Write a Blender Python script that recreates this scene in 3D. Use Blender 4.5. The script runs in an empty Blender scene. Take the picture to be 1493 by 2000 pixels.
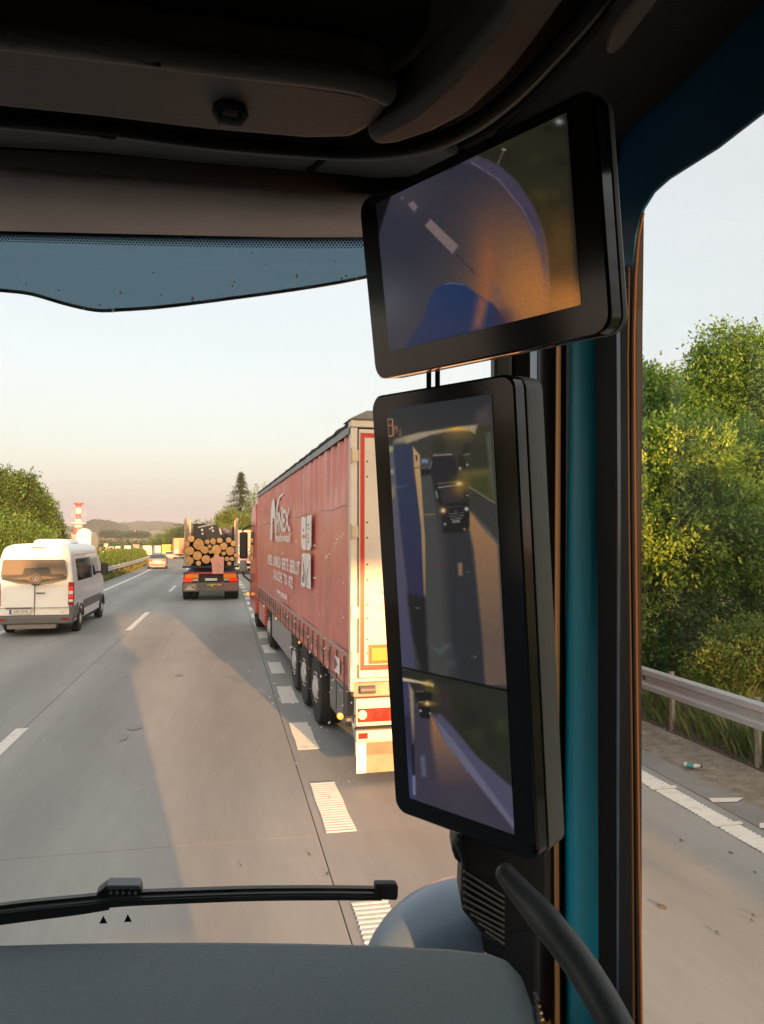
import bpy, bmesh, math, random
import numpy as np
from mathutils import Vector, Matrix

# ------------------------------------------------------------------ camera, sky, sun, exposure
SC = bpy.context.scene
COL = SC.collection
FOC, PW, PH, CAMH = 1500.0, 1493.0, 2000.0, 2.55
YAW = math.atan(306 / 1500.0)            # camera looks a little to the right of the driving direction
PITCH = math.atan(52 / 1500.0)
cam_data = bpy.data.cameras.new("camera")
cam = bpy.data.objects.new("camera", cam_data)
COL.objects.link(cam)
cam_data.sensor_fit = 'VERTICAL'
cam_data.sensor_height = 36.0
cam_data.lens = 36.0 * FOC / PH
cam_data.clip_start = 0.02
cam_data.clip_end = 9000
cam.location = (0, 0, CAMH)
cam.rotation_euler = (math.pi / 2 + PITCH, 0, -YAW)
SC.camera = cam

SUN_AZ = math.radians(8.8)               # sunlight runs forward and this much to the left
SUN_EL = math.radians(6.3)
EXPOSURE = 2.4
world = bpy.data.worlds.new("World")
SC.world = world
world.use_nodes = True
wn = world.node_tree.nodes
wl = world.node_tree.links
sky = wn.new('ShaderNodeTexSky')
sky.sky_type = 'NISHITA'
sky.sun_disc = False
sky.sun_elevation = SUN_EL
sky.sun_rotation = math.radians(180) - SUN_AZ
sky.altitude = 300
sky.air_density = 1.0
sky.dust_density = 5.0
sky.ozone_density = 1.0
bg = wn['Background']
# thin high cloud veils the whole sky: milky white, a little pinker towards the horizon all round
wtc = wn.new('ShaderNodeTexCoord'); wsep = wn.new('ShaderNodeSeparateXYZ'); wl.new(wtc.outputs['Generated'], wsep.inputs[0])
wr = wn.new('ShaderNodeValToRGB'); wl.new(wsep.outputs['Z'], wr.inputs[0])
wr.color_ramp.elements[0].position = 0.0; wr.color_ramp.elements[0].color = (0.178, 0.166, 0.186, 1)
wr.color_ramp.elements[1].position = 0.55; wr.color_ramp.elements[1].color = (0.225, 0.205, 0.180, 1)
we = wr.color_ramp.elements.new(0.16); we.color = (0.183, 0.165, 0.157, 1)
wnz = wn.new('ShaderNodeTexNoise'); wnz.inputs['Scale'].default_value = 2.2; wnz.inputs['Detail'].default_value = 5
wmp = wn.new('ShaderNodeMapping'); wmp.inputs['Scale'].default_value = (1, 1, 6); wl.new(wtc.outputs['Generated'], wmp.inputs['Vector']); wl.new(wmp.outputs[0], wnz.inputs['Vector'])
wmr = wn.new('ShaderNodeMapRange'); wmr.inputs[3].default_value = 8.6; wmr.inputs[4].default_value = 10.4; wl.new(wnz.outputs['Fac'], wmr.inputs[0])
wsc = wn.new('ShaderNodeVectorMath'); wsc.operation = 'SCALE'; wl.new(wr.outputs[0], wsc.inputs[0]); wl.new(wmr.outputs[0], wsc.inputs['Scale'])
wmx = wn.new('ShaderNodeMix'); wmx.data_type = 'RGBA'; wmx.inputs['Factor'].default_value = 0.60
wl.new(sky.outputs['Color'], wmx.inputs['A']); wl.new(wsc.outputs[0], wmx.inputs['B'])
wl.new(wmx.outputs['Result'], bg.inputs['Color'])
bg.inputs['Strength'].default_value = 0.1

sun_data = bpy.data.lights.new("sun", 'SUN')
sun_data.energy = 3.0
sun_data.angle = math.radians(0.6)
sun_data.color = (1.0, 0.48, 0.18)
sun = bpy.data.objects.new("sun", sun_data)
COL.objects.link(sun)
sun_dir = Vector((-math.sin(SUN_AZ) * math.cos(SUN_EL), math.cos(SUN_AZ) * math.cos(SUN_EL), -math.sin(SUN_EL)))
sun.rotation_euler = sun_dir.to_track_quat('-Z', 'Y').to_euler()
sun.location = (6, -30, 20)

vs = SC.view_settings
vs.view_transform = 'Standard'
vs.look = 'None'
vs.exposure = EXPOSURE
vs.gamma = 1.0
vs.use_curve_mapping = False
SC.cycles.max_bounces = 6
SC.cycles.transparent_max_bounces = 12
SC.cycles.volume_bounces = 0
SC.cycles.use_denoising = True
SC.cycles.sample_clamp_indirect = 6.0

# ------------------------------------------------------------------ projection helpers (pixels of the photograph to places)
FW = Vector((math.sin(YAW) * math.cos(PITCH), math.cos(YAW) * math.cos(PITCH), math.sin(PITCH)))
RT = Vector((math.cos(YAW), -math.sin(YAW), 0))
UP = RT.cross(FW)
CP = Vector((0, 0, CAMH))
def ray(px, py): return FW + RT * ((px - PW / 2) / FOC) - UP * ((py - PH / 2) / FOC)
def at_depth(px, py, d): return CP + ray(px, py) * d
def on_plane(px, py, p0, n):
    d = ray(px, py); n = Vector(n)
    return CP + d * ((Vector(p0) - CP).dot(n) / d.dot(n))
def on_z(px, py, z): return on_plane(px, py, (0, 0, z), (0, 0, 1))
def on_x(px, py, x): return on_plane(px, py, (x, 0, 0), (1, 0, 0))
def on_y(px, py, y): return on_plane(px, py, (0, y, 0), (0, 1, 0))
def project(p):
    v = Vector(p) - CP; d = v.dot(FW)
    return PW / 2 + FOC * v.dot(RT) / d, PH / 2 - FOC * v.dot(UP) / d

def shift(y):                            # the motorway bends gently to the left ahead
    return -0.00042 * (y - 30) ** 2 if y > 30 else 0.0
def road_z(y):                           # and runs slightly downhill
    if y < 0: return 0.0
    if y < 180: return -0.00006 * y * y
    return -1.944 - 0.0216 * min(y - 180, 80) - 0.004 * max(0, min(y - 260, 200))
def road_heading(y): return 0.00084 * (y - 30) if y > 30 else 0.0

# ------------------------------------------------------------------ colours and materials
def lin(c):
    c = c / 255.0
    return c / 12.92 if c <= 0.04045 else ((c + 0.055) / 1.055) ** 2.4
def S(r, g, b): return (lin(r), lin(g), lin(b))

MATS = {}
def mat(name, col, rough=0.6, metal=0.0, spec=0.5, var=0.0, vscale=8.0, bump=0.0, bscale=60.0, col2=None,
        stretch=None, coat=0.0, objvar=0.0, attr=None, fac=(0.35, 0.65), detail=6, nrough=0.65, tracks=None):
    if name in MATS: return MATS[name]
    m = bpy.data.materials.new(name); m.use_nodes = True
    nt = m.node_tree; N = nt.nodes; L = nt.links
    b = N['Principled BSDF']
    b.inputs['Roughness'].default_value = rough
    b.inputs['Metallic'].default_value = metal
    b.inputs['Specular IOR Level'].default_value = spec
    if coat: b.inputs['Coat Weight'].default_value = coat; b.inputs['Coat Roughness'].default_value = 0.06
    tc = N.new('ShaderNodeTexCoord'); mp = N.new('ShaderNodeMapping')
    L.new(tc.outputs['Object'], mp.inputs['Vector'])
    if stretch: mp.inputs['Scale'].default_value = stretch
    out = None
    if attr:
        a = N.new('ShaderNodeAttribute'); a.attribute_name = attr; out = a.outputs['Color']
    else:
        rgb = N.new('ShaderNodeRGB'); rgb.outputs[0].default_value = (*col, 1); out = rgb.outputs[0]
    if var or col2:
        nz = N.new('ShaderNodeTexNoise'); nz.inputs['Scale'].default_value = vscale; nz.inputs['Detail'].default_value = detail
        nz.inputs['Roughness'].default_value = nrough
        L.new(mp.outputs[0], nz.inputs['Vector'])
        rp = N.new('ShaderNodeMapRange'); rp.inputs[1].default_value = fac[0]; rp.inputs[2].default_value = fac[1]
        L.new(nz.outputs['Fac'], rp.inputs[0])
        mx = N.new('ShaderNodeMix'); mx.data_type = 'RGBA'
        L.new(rp.outputs[0], mx.inputs['Factor'])
        if col2:
            L.new(out, mx.inputs['A']); mx.inputs['B'].default_value = (*col2, 1)
        else:
            h = N.new('ShaderNodeMix'); h.data_type = 'RGBA'; h.blend_type = 'MULTIPLY'; h.inputs['Factor'].default_value = 1
            L.new(out, h.inputs['A']); h.inputs['B'].default_value = (1 - var, 1 - var, 1 - var, 1)
            L.new(out, mx.inputs['B']); L.new(h.outputs['Result'], mx.inputs['A'])
        out = mx.outputs['Result']
    if tracks:                             # tyre-polished wheel tracks along the lane: (period, centre, depth)
        sx_ = N.new('ShaderNodeSeparateXYZ'); L.new(tc.outputs['Object'], sx_.inputs[0])
        n3 = N.new('ShaderNodeTexNoise'); n3.inputs['Scale'].default_value = 0.35; L.new(tc.outputs['Object'], n3.inputs['Vector'])
        a1 = N.new('ShaderNodeMath'); a1.operation = 'MULTIPLY_ADD'; a1.inputs[1].default_value = 6.2832 / tracks[0]; a1.inputs[2].default_value = -6.2832 * tracks[1] / tracks[0]; L.new(sx_.outputs['X'], a1.inputs[0])
        a2 = N.new('ShaderNodeMath'); a2.operation = 'COSINE'; L.new(a1.outputs[0], a2.inputs[0])
        a3 = N.new('ShaderNodeMath'); a3.operation = 'MULTIPLY'; L.new(a2.outputs[0], a3.inputs[0]); L.new(n3.outputs['Fac'], a3.inputs[1])
        a4 = N.new('ShaderNodeMath'); a4.operation = 'MULTIPLY_ADD'; a4.inputs[1].default_value = -tracks[2] * 2; a4.inputs[2].default_value = 1.0; L.new(a3.outputs[0], a4.inputs[0])
        v1_ = N.new('ShaderNodeVectorMath'); v1_.operation = 'SCALE'; L.new(out, v1_.inputs[0]); L.new(a4.outputs[0], v1_.inputs['Scale']); out = v1_.outputs[0]
    if objvar:
        oi = N.new('ShaderNodeObjectInfo'); mr = N.new('ShaderNodeMapRange')
        mr.inputs[3].default_value = 1 - objvar; mr.inputs[4].default_value = 1 + objvar
        L.new(oi.outputs['Random'], mr.inputs[0])
        m2 = N.new('ShaderNodeVectorMath'); m2.operation = 'SCALE'
        L.new(out, m2.inputs[0]); L.new(mr.outputs[0], m2.inputs['Scale']); out = m2.outputs[0]
    L.new(out, b.inputs['Base Color'])
    if bump:
        n2 = N.new('ShaderNodeTexNoise'); n2.inputs['Scale'].default_value = bscale; n2.inputs['Detail'].default_value = 5
        L.new(mp.outputs[0], n2.inputs['Vector'])
        bp = N.new('ShaderNodeBump'); bp.inputs['Strength'].default_value = bump; bp.inputs['Distance'].default_value = 0.01
        L.new(n2.outputs['Fac'], bp.inputs['Height']); L.new(bp.outputs[0], b.inputs['Normal'])
    MATS[name] = m
    return m

def emis(name, col, strength=1.0, base=(0.02, 0.02, 0.02), attr=None):
    if name in MATS: return MATS[name]
    m = bpy.data.materials.new(name); m.use_nodes = True
    nt = m.node_tree; b = nt.nodes['Principled BSDF']
    b.inputs['Base Color'].default_value = (*base, 1); b.inputs['Roughness'].default_value = 0.25
    if attr:
        a = nt.nodes.new('ShaderNodeAttribute'); a.attribute_name = attr
        nt.links.new(a.outputs['Color'], b.inputs['Emission Color'])
    else: b.inputs['Emission Color'].default_value = (*col, 1)
    b.inputs['Emission Strength'].default_value = strength
    MATS[name] = m
    return m

def glass(name, tint=(1, 1, 1), refl=1.0, rough=0.0, add=None):
    if name in MATS: return MATS[name]
    m = bpy.data.materials.new(name); m.use_nodes = True
    nt = m.node_tree; N = nt.nodes; L = nt.links
    N.remove(N['Principled BSDF'])
    tr = N.new('ShaderNodeBsdfTransparent'); tr.inputs[0].default_value = (*tint, 1)
    gl = N.new('ShaderNodeBsdfGlossy'); gl.inputs['Roughness'].default_value = rough
    lw = N.new('ShaderNodeLayerWeight'); lw.inputs['Blend'].default_value = 0.5      # facing: same from both sides
    pw_ = N.new('ShaderNodeMath'); pw_.operation = 'POWER'; pw_.inputs[1].default_value = 5.0; L.new(lw.outputs['Facing'], pw_.inputs[0])
    ad_ = N.new('ShaderNodeMath'); ad_.operation = 'MULTIPLY_ADD'; ad_.inputs[1].default_value = 0.92; ad_.inputs[2].default_value = 0.05; L.new(pw_.outputs[0], ad_.inputs[0])
    mu = N.new('ShaderNodeMath'); mu.operation = 'MULTIPLY'; mu.inputs[1].default_value = refl
    L.new(ad_.outputs[0], mu.inputs[0])
    mx = N.new('ShaderNodeMixShader'); L.new(mu.outputs[0], mx.inputs[0]); L.new(tr.outputs[0], mx.inputs[1]); L.new(gl.outputs[0], mx.inputs[2])
    o = mx.outputs[0]
    if add:
        df = N.new('ShaderNodeBsdfDiffuse'); df.inputs[0].default_value = (*add[0], 1)
        m2 = N.new('ShaderNodeMixShader'); m2.inputs[0].default_value = add[1]
        L.new(o, m2.inputs[1]); L.new(df.outputs[0], m2.inputs[2]); o = m2.outputs[0]
    L.new(o, N['Material Output'].inputs['Surface'])
    MATS[name] = m
    return m

def leafmat(name, trans=0.35, rough=0.5):
    if name in MATS: return MATS[name]
    m = bpy.data.materials.new(name); m.use_nodes = True
    nt = m.node_tree; N = nt.nodes; L = nt.links
    b = N['Principled BSDF']; b.inputs['Roughness'].default_value = rough; b.inputs['Specular IOR Level'].default_value = 0.3
    a = N.new('ShaderNodeAttribute'); a.attribute_name = 'tint'
    L.new(a.outputs['Color'], b.inputs['Base Color'])
    t = N.new('ShaderNodeBsdfTranslucent')
    g = N.new('ShaderNodeMix'); g.data_type = 'RGBA'; g.blend_type = 'MULTIPLY'; g.inputs['Factor'].default_value = 1
    L.new(a.outputs['Color'], g.inputs['A']); g.inputs['B'].default_value = (1.25, 1.5, 0.5, 1)
    L.new(g.outputs['Result'], t.inputs[0])
    mx = N.new('ShaderNodeMixShader'); mx.inputs[0].default_value = trans
    L.new(b.outputs[0], mx.inputs[1]); L.new(t.outputs[0], mx.inputs[2])
    L.new(mx.outputs[0], N['Material Output'].inputs['Surface'])
    MATS[name] = m
    return m

# ------------------------------------------------------------------ mesh helpers
class MB:
    def __init__(s): s.v = []; s.f = []
    def add(s, vs, fs):
        o = len(s.v); s.v += [tuple(p) for p in vs]; s.f += [tuple(i + o for i in q) for q in fs]; return s
    def box(s, c, d, rot=None):
        x, y, z = d[0] / 2, d[1] / 2, d[2] / 2
        vs = [Vector(p) for p in ((-x, -y, -z), (x, -y, -z), (x, y, -z), (-x, y, -z), (-x, -y, z), (x, -y, z), (x, y, z), (-x, y, z))]
        if rot is not None: vs = [rot @ p for p in vs]
        c = Vector(c)
        return s.add([p + c for p in vs], [(0, 3, 2, 1), (4, 5, 6, 7), (0, 1, 5, 4), (1, 2, 6, 5), (2, 3, 7, 6), (3, 0, 4, 7)])
    def span(s, a, b):
        return s.box([(a[i] + b[i]) / 2 for i in range(3)], [abs(b[i] - a[i]) for i in range(3)])
    def prism(s, pts, off):              # polygon pts swept by the vector off
        off = Vector(off); n = len(pts); pts = [Vector(p) for p in pts]
        vs = pts + [p + off for p in pts]
        fs = [tuple(range(n))[::-1], tuple(range(n, 2 * n))] + [(i, (i + 1) % n, n + (i + 1) % n, n + i) for i in range(n)]
        return s.add(vs, fs)
    def tube(s, pts, r, n=10, caps=True, flat=None):
        pts = [Vector(p) for p in pts]; k = len(pts)
        rs = r if isinstance(r, (list, tuple)) else [r] * k
        o = len(s.v); ref = None
        for i, p in enumerate(pts):
            t = (pts[min(i + 1, k - 1)] - pts[max(i - 1, 0)]).normalized()
            if ref is None:
                ref = Vector((0, 0, 1)) if abs(t.z) < 0.9 else Vector((1, 0, 0))
            a = t.cross(ref)
            if a.length < 1e-6: a = t.orthogonal()
            a.normalize(); b = a.cross(t).normalized(); ref = b
            for j in range(n):
                q = 2 * math.pi * j / n
                s.v.append(tuple(p + (a * math.cos(q) + b * math.sin(q) * (flat or 1)) * rs[i]))
        for i in range(k - 1):
            for j in range(n):
                s.f.append((o + i * n + j, o + i * n + (j + 1) % n, o + (i + 1) * n + (j + 1) % n, o + (i + 1) * n + j))
        if caps:
            s.f.append(tuple(o + j for j in range(n))[::-1]); s.f.append(tuple(o + (k - 1) * n + j for j in range(n)))
        return s
    def lathe(s, prof, c, axis='x', n=24):   # prof: (radius, along)
        o = len(s.v); k = len(prof); c = Vector(c)
        for (r, a) in prof:
            for j in range(n):
                q = 2 * math.pi * j / n; u, w = r * math.cos(q), r * math.sin(q)
                p = {'x': (a, u, w), 'y': (u, a, w), 'z': (u, w, a)}[axis]
                s.v.append(tuple(c + Vector(p)))
        for i in range(k - 1):
            for j in range(n):
                s.f.append((o + i * n + j, o + i * n + (j + 1) % n, o + (i + 1) * n + (j + 1) % n, o + (i + 1) * n + j))
        s.f.append(tuple(o + j for j in range(n))); s.f.append(tuple(o + (k - 1) * n + j for j in range(n))[::-1])
        return s
    def grid(s, fn, nu, nv):
        o = len(s.v)
        for i in range(nu + 1):
            for j in range(nv + 1): s.v.append(tuple(fn(i / nu, j / nv)))
        for i in range(nu):
            for j in range(nv):
                a = o + i * (nv + 1) + j
                s.f.append((a, a + nv + 1, a + nv + 2, a + 1))
        return s
    def loft(s, secs, closed=True, caps=True):
        o = len(s.v); n = len(secs[0])
        for q in secs: s.v += [tuple(p) for p in q]
        for i in range(len(secs) - 1):
            for j in range(n if closed else n - 1):
                s.f.append((o + i * n + j, o + i * n + (j + 1) % n, o + (i + 1) * n + (j + 1) % n, o + (i + 1) * n + j))
        if caps:
            s.f.append(tuple(o + j for j in range(n))[::-1]); s.f.append(tuple(o + (len(secs) - 1) * n + j for j in range(n)))
        return s
    def disc(s, c, u, w, r, n=8):
        c, u, w = Vector(c), Vector(u), Vector(w)
        return s.add([c + u * (r * math.cos(2 * math.pi * i / n)) + w * (r * math.sin(2 * math.pi * i / n)) for i in range(n)], [tuple(range(n))])
    def mesh(s, name, m=None, smooth=None, fix=True):
        me = bpy.data.meshes.new(name); me.from_pydata(s.v, [], s.f)
        if fix and len(s.f) < 60000:
            bm = bmesh.new(); bm.from_mesh(me); bmesh.ops.recalc_face_normals(bm, faces=bm.faces); bm.to_mesh(me); bm.free()
        if m: me.materials.append(m)
        if smooth is not None:
            me.shade_smooth(); me.set_sharp_from_angle(angle=math.radians(smooth))
        me.update()
        return me
    def build(s, name, m, parent=None, bevel=0, seg=2, smooth=None, kind=None, fix=True, loc=None):
        o = bpy.data.objects.new(name, s.mesh(name, m, smooth, fix)); COL.objects.link(o)
        if parent is not None: o.parent = parent
        if loc is not None: o.location = loc
        if bevel:
            md = o.modifiers.new('bevel', 'BEVEL'); md.width = bevel; md.segments = seg; md.limit_method = 'ANGLE'; md.angle_limit = math.radians(35)
            if smooth is None: o.data.shade_smooth(); o.data.set_sharp_from_angle(angle=math.radians(40))
        if kind: o['kind'] = kind
        return o

def tag(o, label, cat, group=None):
    o['label'] = label; o['category'] = cat
    if group: o['group'] = group
    return o
def thing(name, label, cat, loc=(0, 0, 0), rz=0, group=None):
    o = bpy.data.objects.new(name, None); COL.objects.link(o); o.empty_display_size = 0.2
    o.location = loc; o.rotation_euler = (0, 0, rz)
    return tag(o, label, cat, group)
def link_copy(me, name, parent=None, loc=(0, 0, 0), rot=(0, 0, 0), scale=None):
    o = bpy.data.objects.new(name, me); COL.objects.link(o)
    if parent is not None: o.parent = parent
    o.location = loc; o.rotation_euler = rot
    if scale: o.scale = scale
    return o
def copy_tree(o, parent=None):
    c = o.copy(); COL.objects.link(c); c.parent = parent
    for ch in list(o.children): copy_tree(ch, c)
    return c
def struct(name, mb, m, parent=None, **k):
    o = mb.build(name, m, parent, **k)
    if parent is None: o['kind'] = 'structure'
    return o

def text_mesh(txt, size, m, name, parent, loc, rot, ext=0.002, sx=1.0, align='CENTER', bold=0.0):
    cu = bpy.data.curves.new('lettering', 'FONT'); cu.body = txt; cu.size = size; cu.extrude = ext; cu.align_x = align; cu.align_y = 'CENTER'
    cu.resolution_u = 2; cu.offset = bold * size
    t = bpy.data.objects.new('lettering', cu); COL.objects.link(t)
    dg = bpy.context.evaluated_depsgraph_get()
    me = bpy.data.meshes.new_from_object(t.evaluated_get(dg))
    bpy.data.objects.remove(t); bpy.data.curves.remove(cu)
    me.materials.clear(); me.materials.append(m)
    o = bpy.data.objects.new(name, me); COL.objects.link(o); o.parent = parent
    o.location = loc; o.rotation_euler = rot; o.scale = (sx, 1, 1)
    return o

def fast_quads(name, V, C, m, parent=None, kind=None, tri=False):
    """V: (N,4,3) corners of N loose quads, C: (N,3) tint of each."""
    n, k = V.shape[0], V.shape[1]
    me = bpy.data.meshes.new(name)
    me.vertices.add(n * k); me.vertices.foreach_set('co', V.reshape(-1).astype(np.float32))
    me.loops.add(n * k); me.loops.foreach_set('vertex_index', np.arange(n * k, dtype=np.int32))
    me.polygons.add(n); me.polygons.foreach_set('loop_start', np.arange(0, n * k, k, dtype=np.int32))
    me.update(calc_edges=True)
    at = me.attributes.new('tint', 'FLOAT_COLOR', 'POINT')
    c4 = np.ones((n, k, 4), np.float32); c4[:, :, :3] = C[:, None, :]
    at.data.foreach_set('color', c4.reshape(-1))
    me.materials.append(m)
    o = bpy.data.objects.new(name, me); COL.objects.link(o)
    if parent is not None: o.parent = parent
    if kind: o['kind'] = kind
    return o
RNG = np.random.default_rng(7)
random.seed(7)
# ------------------------------------------------------------------ materials of the place
M_conc = mat('road_concrete', (0.355, 0.36, 0.345), 0.78, var=0.30, vscale=1.3, bump=0.25, bscale=160, stretch=(2.6, 0.35, 1), objvar=0.05, fac=(0.2, 0.8), detail=14, nrough=0.78, tracks=(1.72, -0.06, 0.10))
M_conc_far = mat('road_concrete_far', (0.27, 0.277, 0.27), 0.78, var=0.18, vscale=0.9, stretch=(2.2, 0.1, 1), fac=(0.2, 0.8), nrough=0.72, tracks=(1.72, -0.06, 0.07))
M_joint = mat('joint_filler', (0.05, 0.048, 0.045), 0.9)
M_asph = mat('shoulder_asphalt', (0.29, 0.285, 0.265), 0.85, var=0.25, vscale=2.2, bump=0.3, bscale=220, detail=10)
M_paint = mat('marking_paint', (0.78, 0.76, 0.70), 0.55, col2=(0.52, 0.49, 0.43), vscale=9, fac=(0.52, 0.78), detail=10, bump=0.3, bscale=90)
M_grass = mat('grass_ground', (0.085, 0.105, 0.03), 0.9, col2=(0.16, 0.13, 0.06), vscale=0.9, bump=0.6, bscale=25, detail=10)
M_gravel = mat('gravel_verge', (0.36, 0.31, 0.25), 0.9, col2=(0.20, 0.17, 0.13), vscale=5.5, bump=1.0, bscale=120, detail=12)
M_soil = mat('dark_soil', (0.055, 0.045, 0.03), 0.95, col2=(0.11, 0.085, 0.05), vscale=9, bump=1.0, bscale=60, detail=10)
M_galv = mat('galvanised_steel', (0.58, 0.61, 0.63), 0.45, metal=0.3, var=0.12, vscale=5, stretch=(1, 0.3, 1), bump=0.06, bscale=30)
M_post = mat('weathered_post', (0.52, 0.47, 0.41), 0.6, metal=0.3, var=0.35, vscale=12)
M_black = mat('black_rubber', (0.018, 0.018, 0.018), 0.7, var=0.25, vscale=20)

LX0, LX1, LX2, LX3 = -6.75, -2.64, 0.80, 4.64
# --- ground to the horizon
def ground_fn(y):
    return road_z(y) - 0.14
mb = MB()
ys = [-400, -60, -20, 0, 20, 40, 60, 80, 100, 120, 140, 160, 180, 220, 260, 320, 460, 900, 1800, 3600]
xs = [-3600, -900, -300, -120, -60, -30, 0, 30, 60, 120, 300, 900, 3600]
for y in ys:
    for x in xs: mb.v.append((x, y, ground_fn(y)))
nx = len(xs)
for i in range(len(ys) - 1):
    for j in range(nx - 1):
        a = i * nx + j; mb.f.append((a, a + 1, a + nx + 1, a + nx))
ground = struct('ground', mb, M_grass)

def ribbon(x0, x1, y0, y1, z, step=6.0, thick=None):
    n = max(1, int(math.ceil((y1 - y0) / step))); m_ = MB()
    def fn(u, v):
        y = y0 + (y1 - y0) * u; x = x0 + (x1 - x0) * v
        return (x + shift(y), y, road_z(y) + z)
    m_.grid(fn, n, 1)
    if thick:
        o = len(m_.v)
        m_.grid(lambda u, v: Vector(fn(u, v)) - Vector((0, 0, thick)), n, 1)
        k = (n + 1) * 2
        for i in range(n):
            for j in (0, 1):
                a = i * 2 + j; m_.f.append((a, a + 2, o + a + 2, o + a))
        m_.f.append((0, 1, o + 1, o)); m_.f.append((k - 2, k - 1, o + k - 1, o + k - 2))
    return m_

# --- carriageway: dark joint bed, concrete slabs near by, one sheet further on
road = struct('motorway', ribbon(LX0, 4.98, -60, 72, -0.0026, 8), M_joint)
Y0 = 6.68
for r in range(-4, 11):
    for (a, b) in ((LX0, LX1), (LX1, LX2), (LX2, LX3)):
        y0 = Y0 + 5 * r
        g = 0.005
        m_ = ribbon(a + g, b - g, y0 + 0.0022, y0 + 5 - 0.0022, random.uniform(-0.0004, 0.0004), 2.5, 0.002)
        m_.build('concrete_slab', M_conc, road)
struct('far_carriageway', ribbon(LX0, 4.64, Y0 + 55.004, 420, 0.0, 6), M_conc_far)
struct('rear_carriageway', ribbon(LX0, LX3, -60, Y0 - 20.01, 0.0, 10), M_conc_far)
struct('shoulder', ribbon(LX3 + 0.008, 4.98, -60, 72, 0.0, 6), M_asph)
struct('verge', ribbon(4.985, 5.80, -60, 72, -0.012, 3), M_gravel)
struct('soil_strip', ribbon(5.80, 6.35, -60, 72, -0.03, 3), M_soil)
struct('left_shoulder', ribbon(-7.25, LX0 - 0.004, -30, 300, -0.004, 6), M_asph)
struct('opposite_carriageway', ribbon(-22.5, -10.2, -30, 420, 0.0, 6), M_conc_far)

# --- painted markings
def marking(x0, x1, y0, y1, step=3.0, ribs=0.0, name='lane_marking'):
    m_ = MB()
    if ribs:
        n = max(2, int((y1 - y0) / ribs)) * 4
        prof = [0.003, 0.010, 0.010, 0.003]
        def fn(u, v):
            y = y0 + (y1 - y0) * u; k = int(round(u * n))
            w = 0.006 * math.sin(k * 1.7) * (1 if v > .5 else -1)
            return (x0 + (x1 - x0) * v + shift(y) + w, y, road_z(y) + prof[k % 4])
        m_.grid(fn, n, 1)
    else:
        n = max(1, int((y1 - y0) / step))
        m_.grid(lambda u, v: (x0 + (x1 - x0) * v + shift(y0 + (y1 - y0) * u), y0 + (y1 - y0) * u, road_z(y0 + (y1 - y0) * u) + 0.0045), n, 1)
    return m_.build(name, M_paint, road)
marking(-6.12, -5.92, -20, 300, 6.0, name='edge_line')
for k in range(-1, 13):                                   # long dashes left of our lane
    y0 = 5.6 + 17.1 * k
    marking(-2.74, -2.58, y0, y0 + 5.6, 2.8, name='lane_dash')
k = 0
while True:                                               # short broad blocks towards the slip lane
    y0 = 1.32 + 2.69 * k
    if y0 > 75: break
    marking(0.88, 1.14, y0, y0 + 1.40, 1.4, ribs=0.062 if y0 < 14 else 0.0, name='block_marking')
    k += 1
y = 1.1
while y < 40:                                             # ribbed plates of the right edge line
    marking(4.285 + random.uniform(-.008, .008), 4.515 + random.uniform(-.012, .012), y, y + 0.985, ribs=0.055 if y < 14 else 0.0, name='edge_plate')
    if y < 14:
        mb = MB(); mb.span((4.262, y - 0.035, 0.0), (4.55, y + 0.012, 0.016)); mb.build('edge_bar', M_paint, road, bevel=0.004)
    y += 1.02
def stencil(pts, name): # worn painted scraps on the shoulder
    mb = MB(); mb.prism([on_z(px, py, 0.004) for px, py in pts], (0, 0, 0.002)); mb.build(name, M_paint, road)
stencil([(1385, 1559), (1452, 1558), (1440, 1566), (1392, 1567)], 'painted_scrap')
stencil([(1484, 1608), (1500, 1606), (1500, 1618), (1484, 1617)], 'painted_scrap')
# tyre scraps and small dark stones lying on the carriageway
M_scrap = mat('tyre_scrap', (0.13, 0.125, 0.12), 0.8)
scraps = MB()
for (px, py, s) in ((1290, 1770, .030), (1428, 1665, .012), (1475, 1703, .010), (1473, 1787, .010), (1470, 1797, .008), (640, 1706, .012), (604, 1668, .01), (470, 1690, .008), (1400, 1820, .012), (1330, 1640, .012)):
    c = on_z(px, py, 0.005)
    n = 7; pts = [c + Vector((s * random.uniform(.5, 1.5) * math.cos(6.283 * i / n), s * random.uniform(.8, 2.6) * math.sin(6.283 * i / n), 0)) for i in range(n)]
    scraps.prism(pts, (0, 0, 0.004))
o = scraps.build('tyre_scraps', M_scrap, road); o['kind'] = 'stuff'

M_stain = mat('oil_stain', (0.235, 0.235, 0.23), 0.7, col2=(0.31, 0.315, 0.305), vscale=14, fac=(.3, .62))
for (px, py, a, b) in ((262, 1420, .12, .16), (242, 1440, .06, .22), (350, 1318, .10, .12)):
    c = on_z(px, py, 0.0016); n = 14
    mb = MB(); mb.add([c] + [c + Vector((a * random.uniform(.6, 1.1) * math.cos(6.283 * i / n), b * random.uniform(.6, 1.1) * math.sin(6.283 * i / n), 0)) for i in range(n)], [(0, 1 + i, 1 + (i + 1) % n) for i in range(n)])
    mb.build('oil_stain', M_stain, road)
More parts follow.
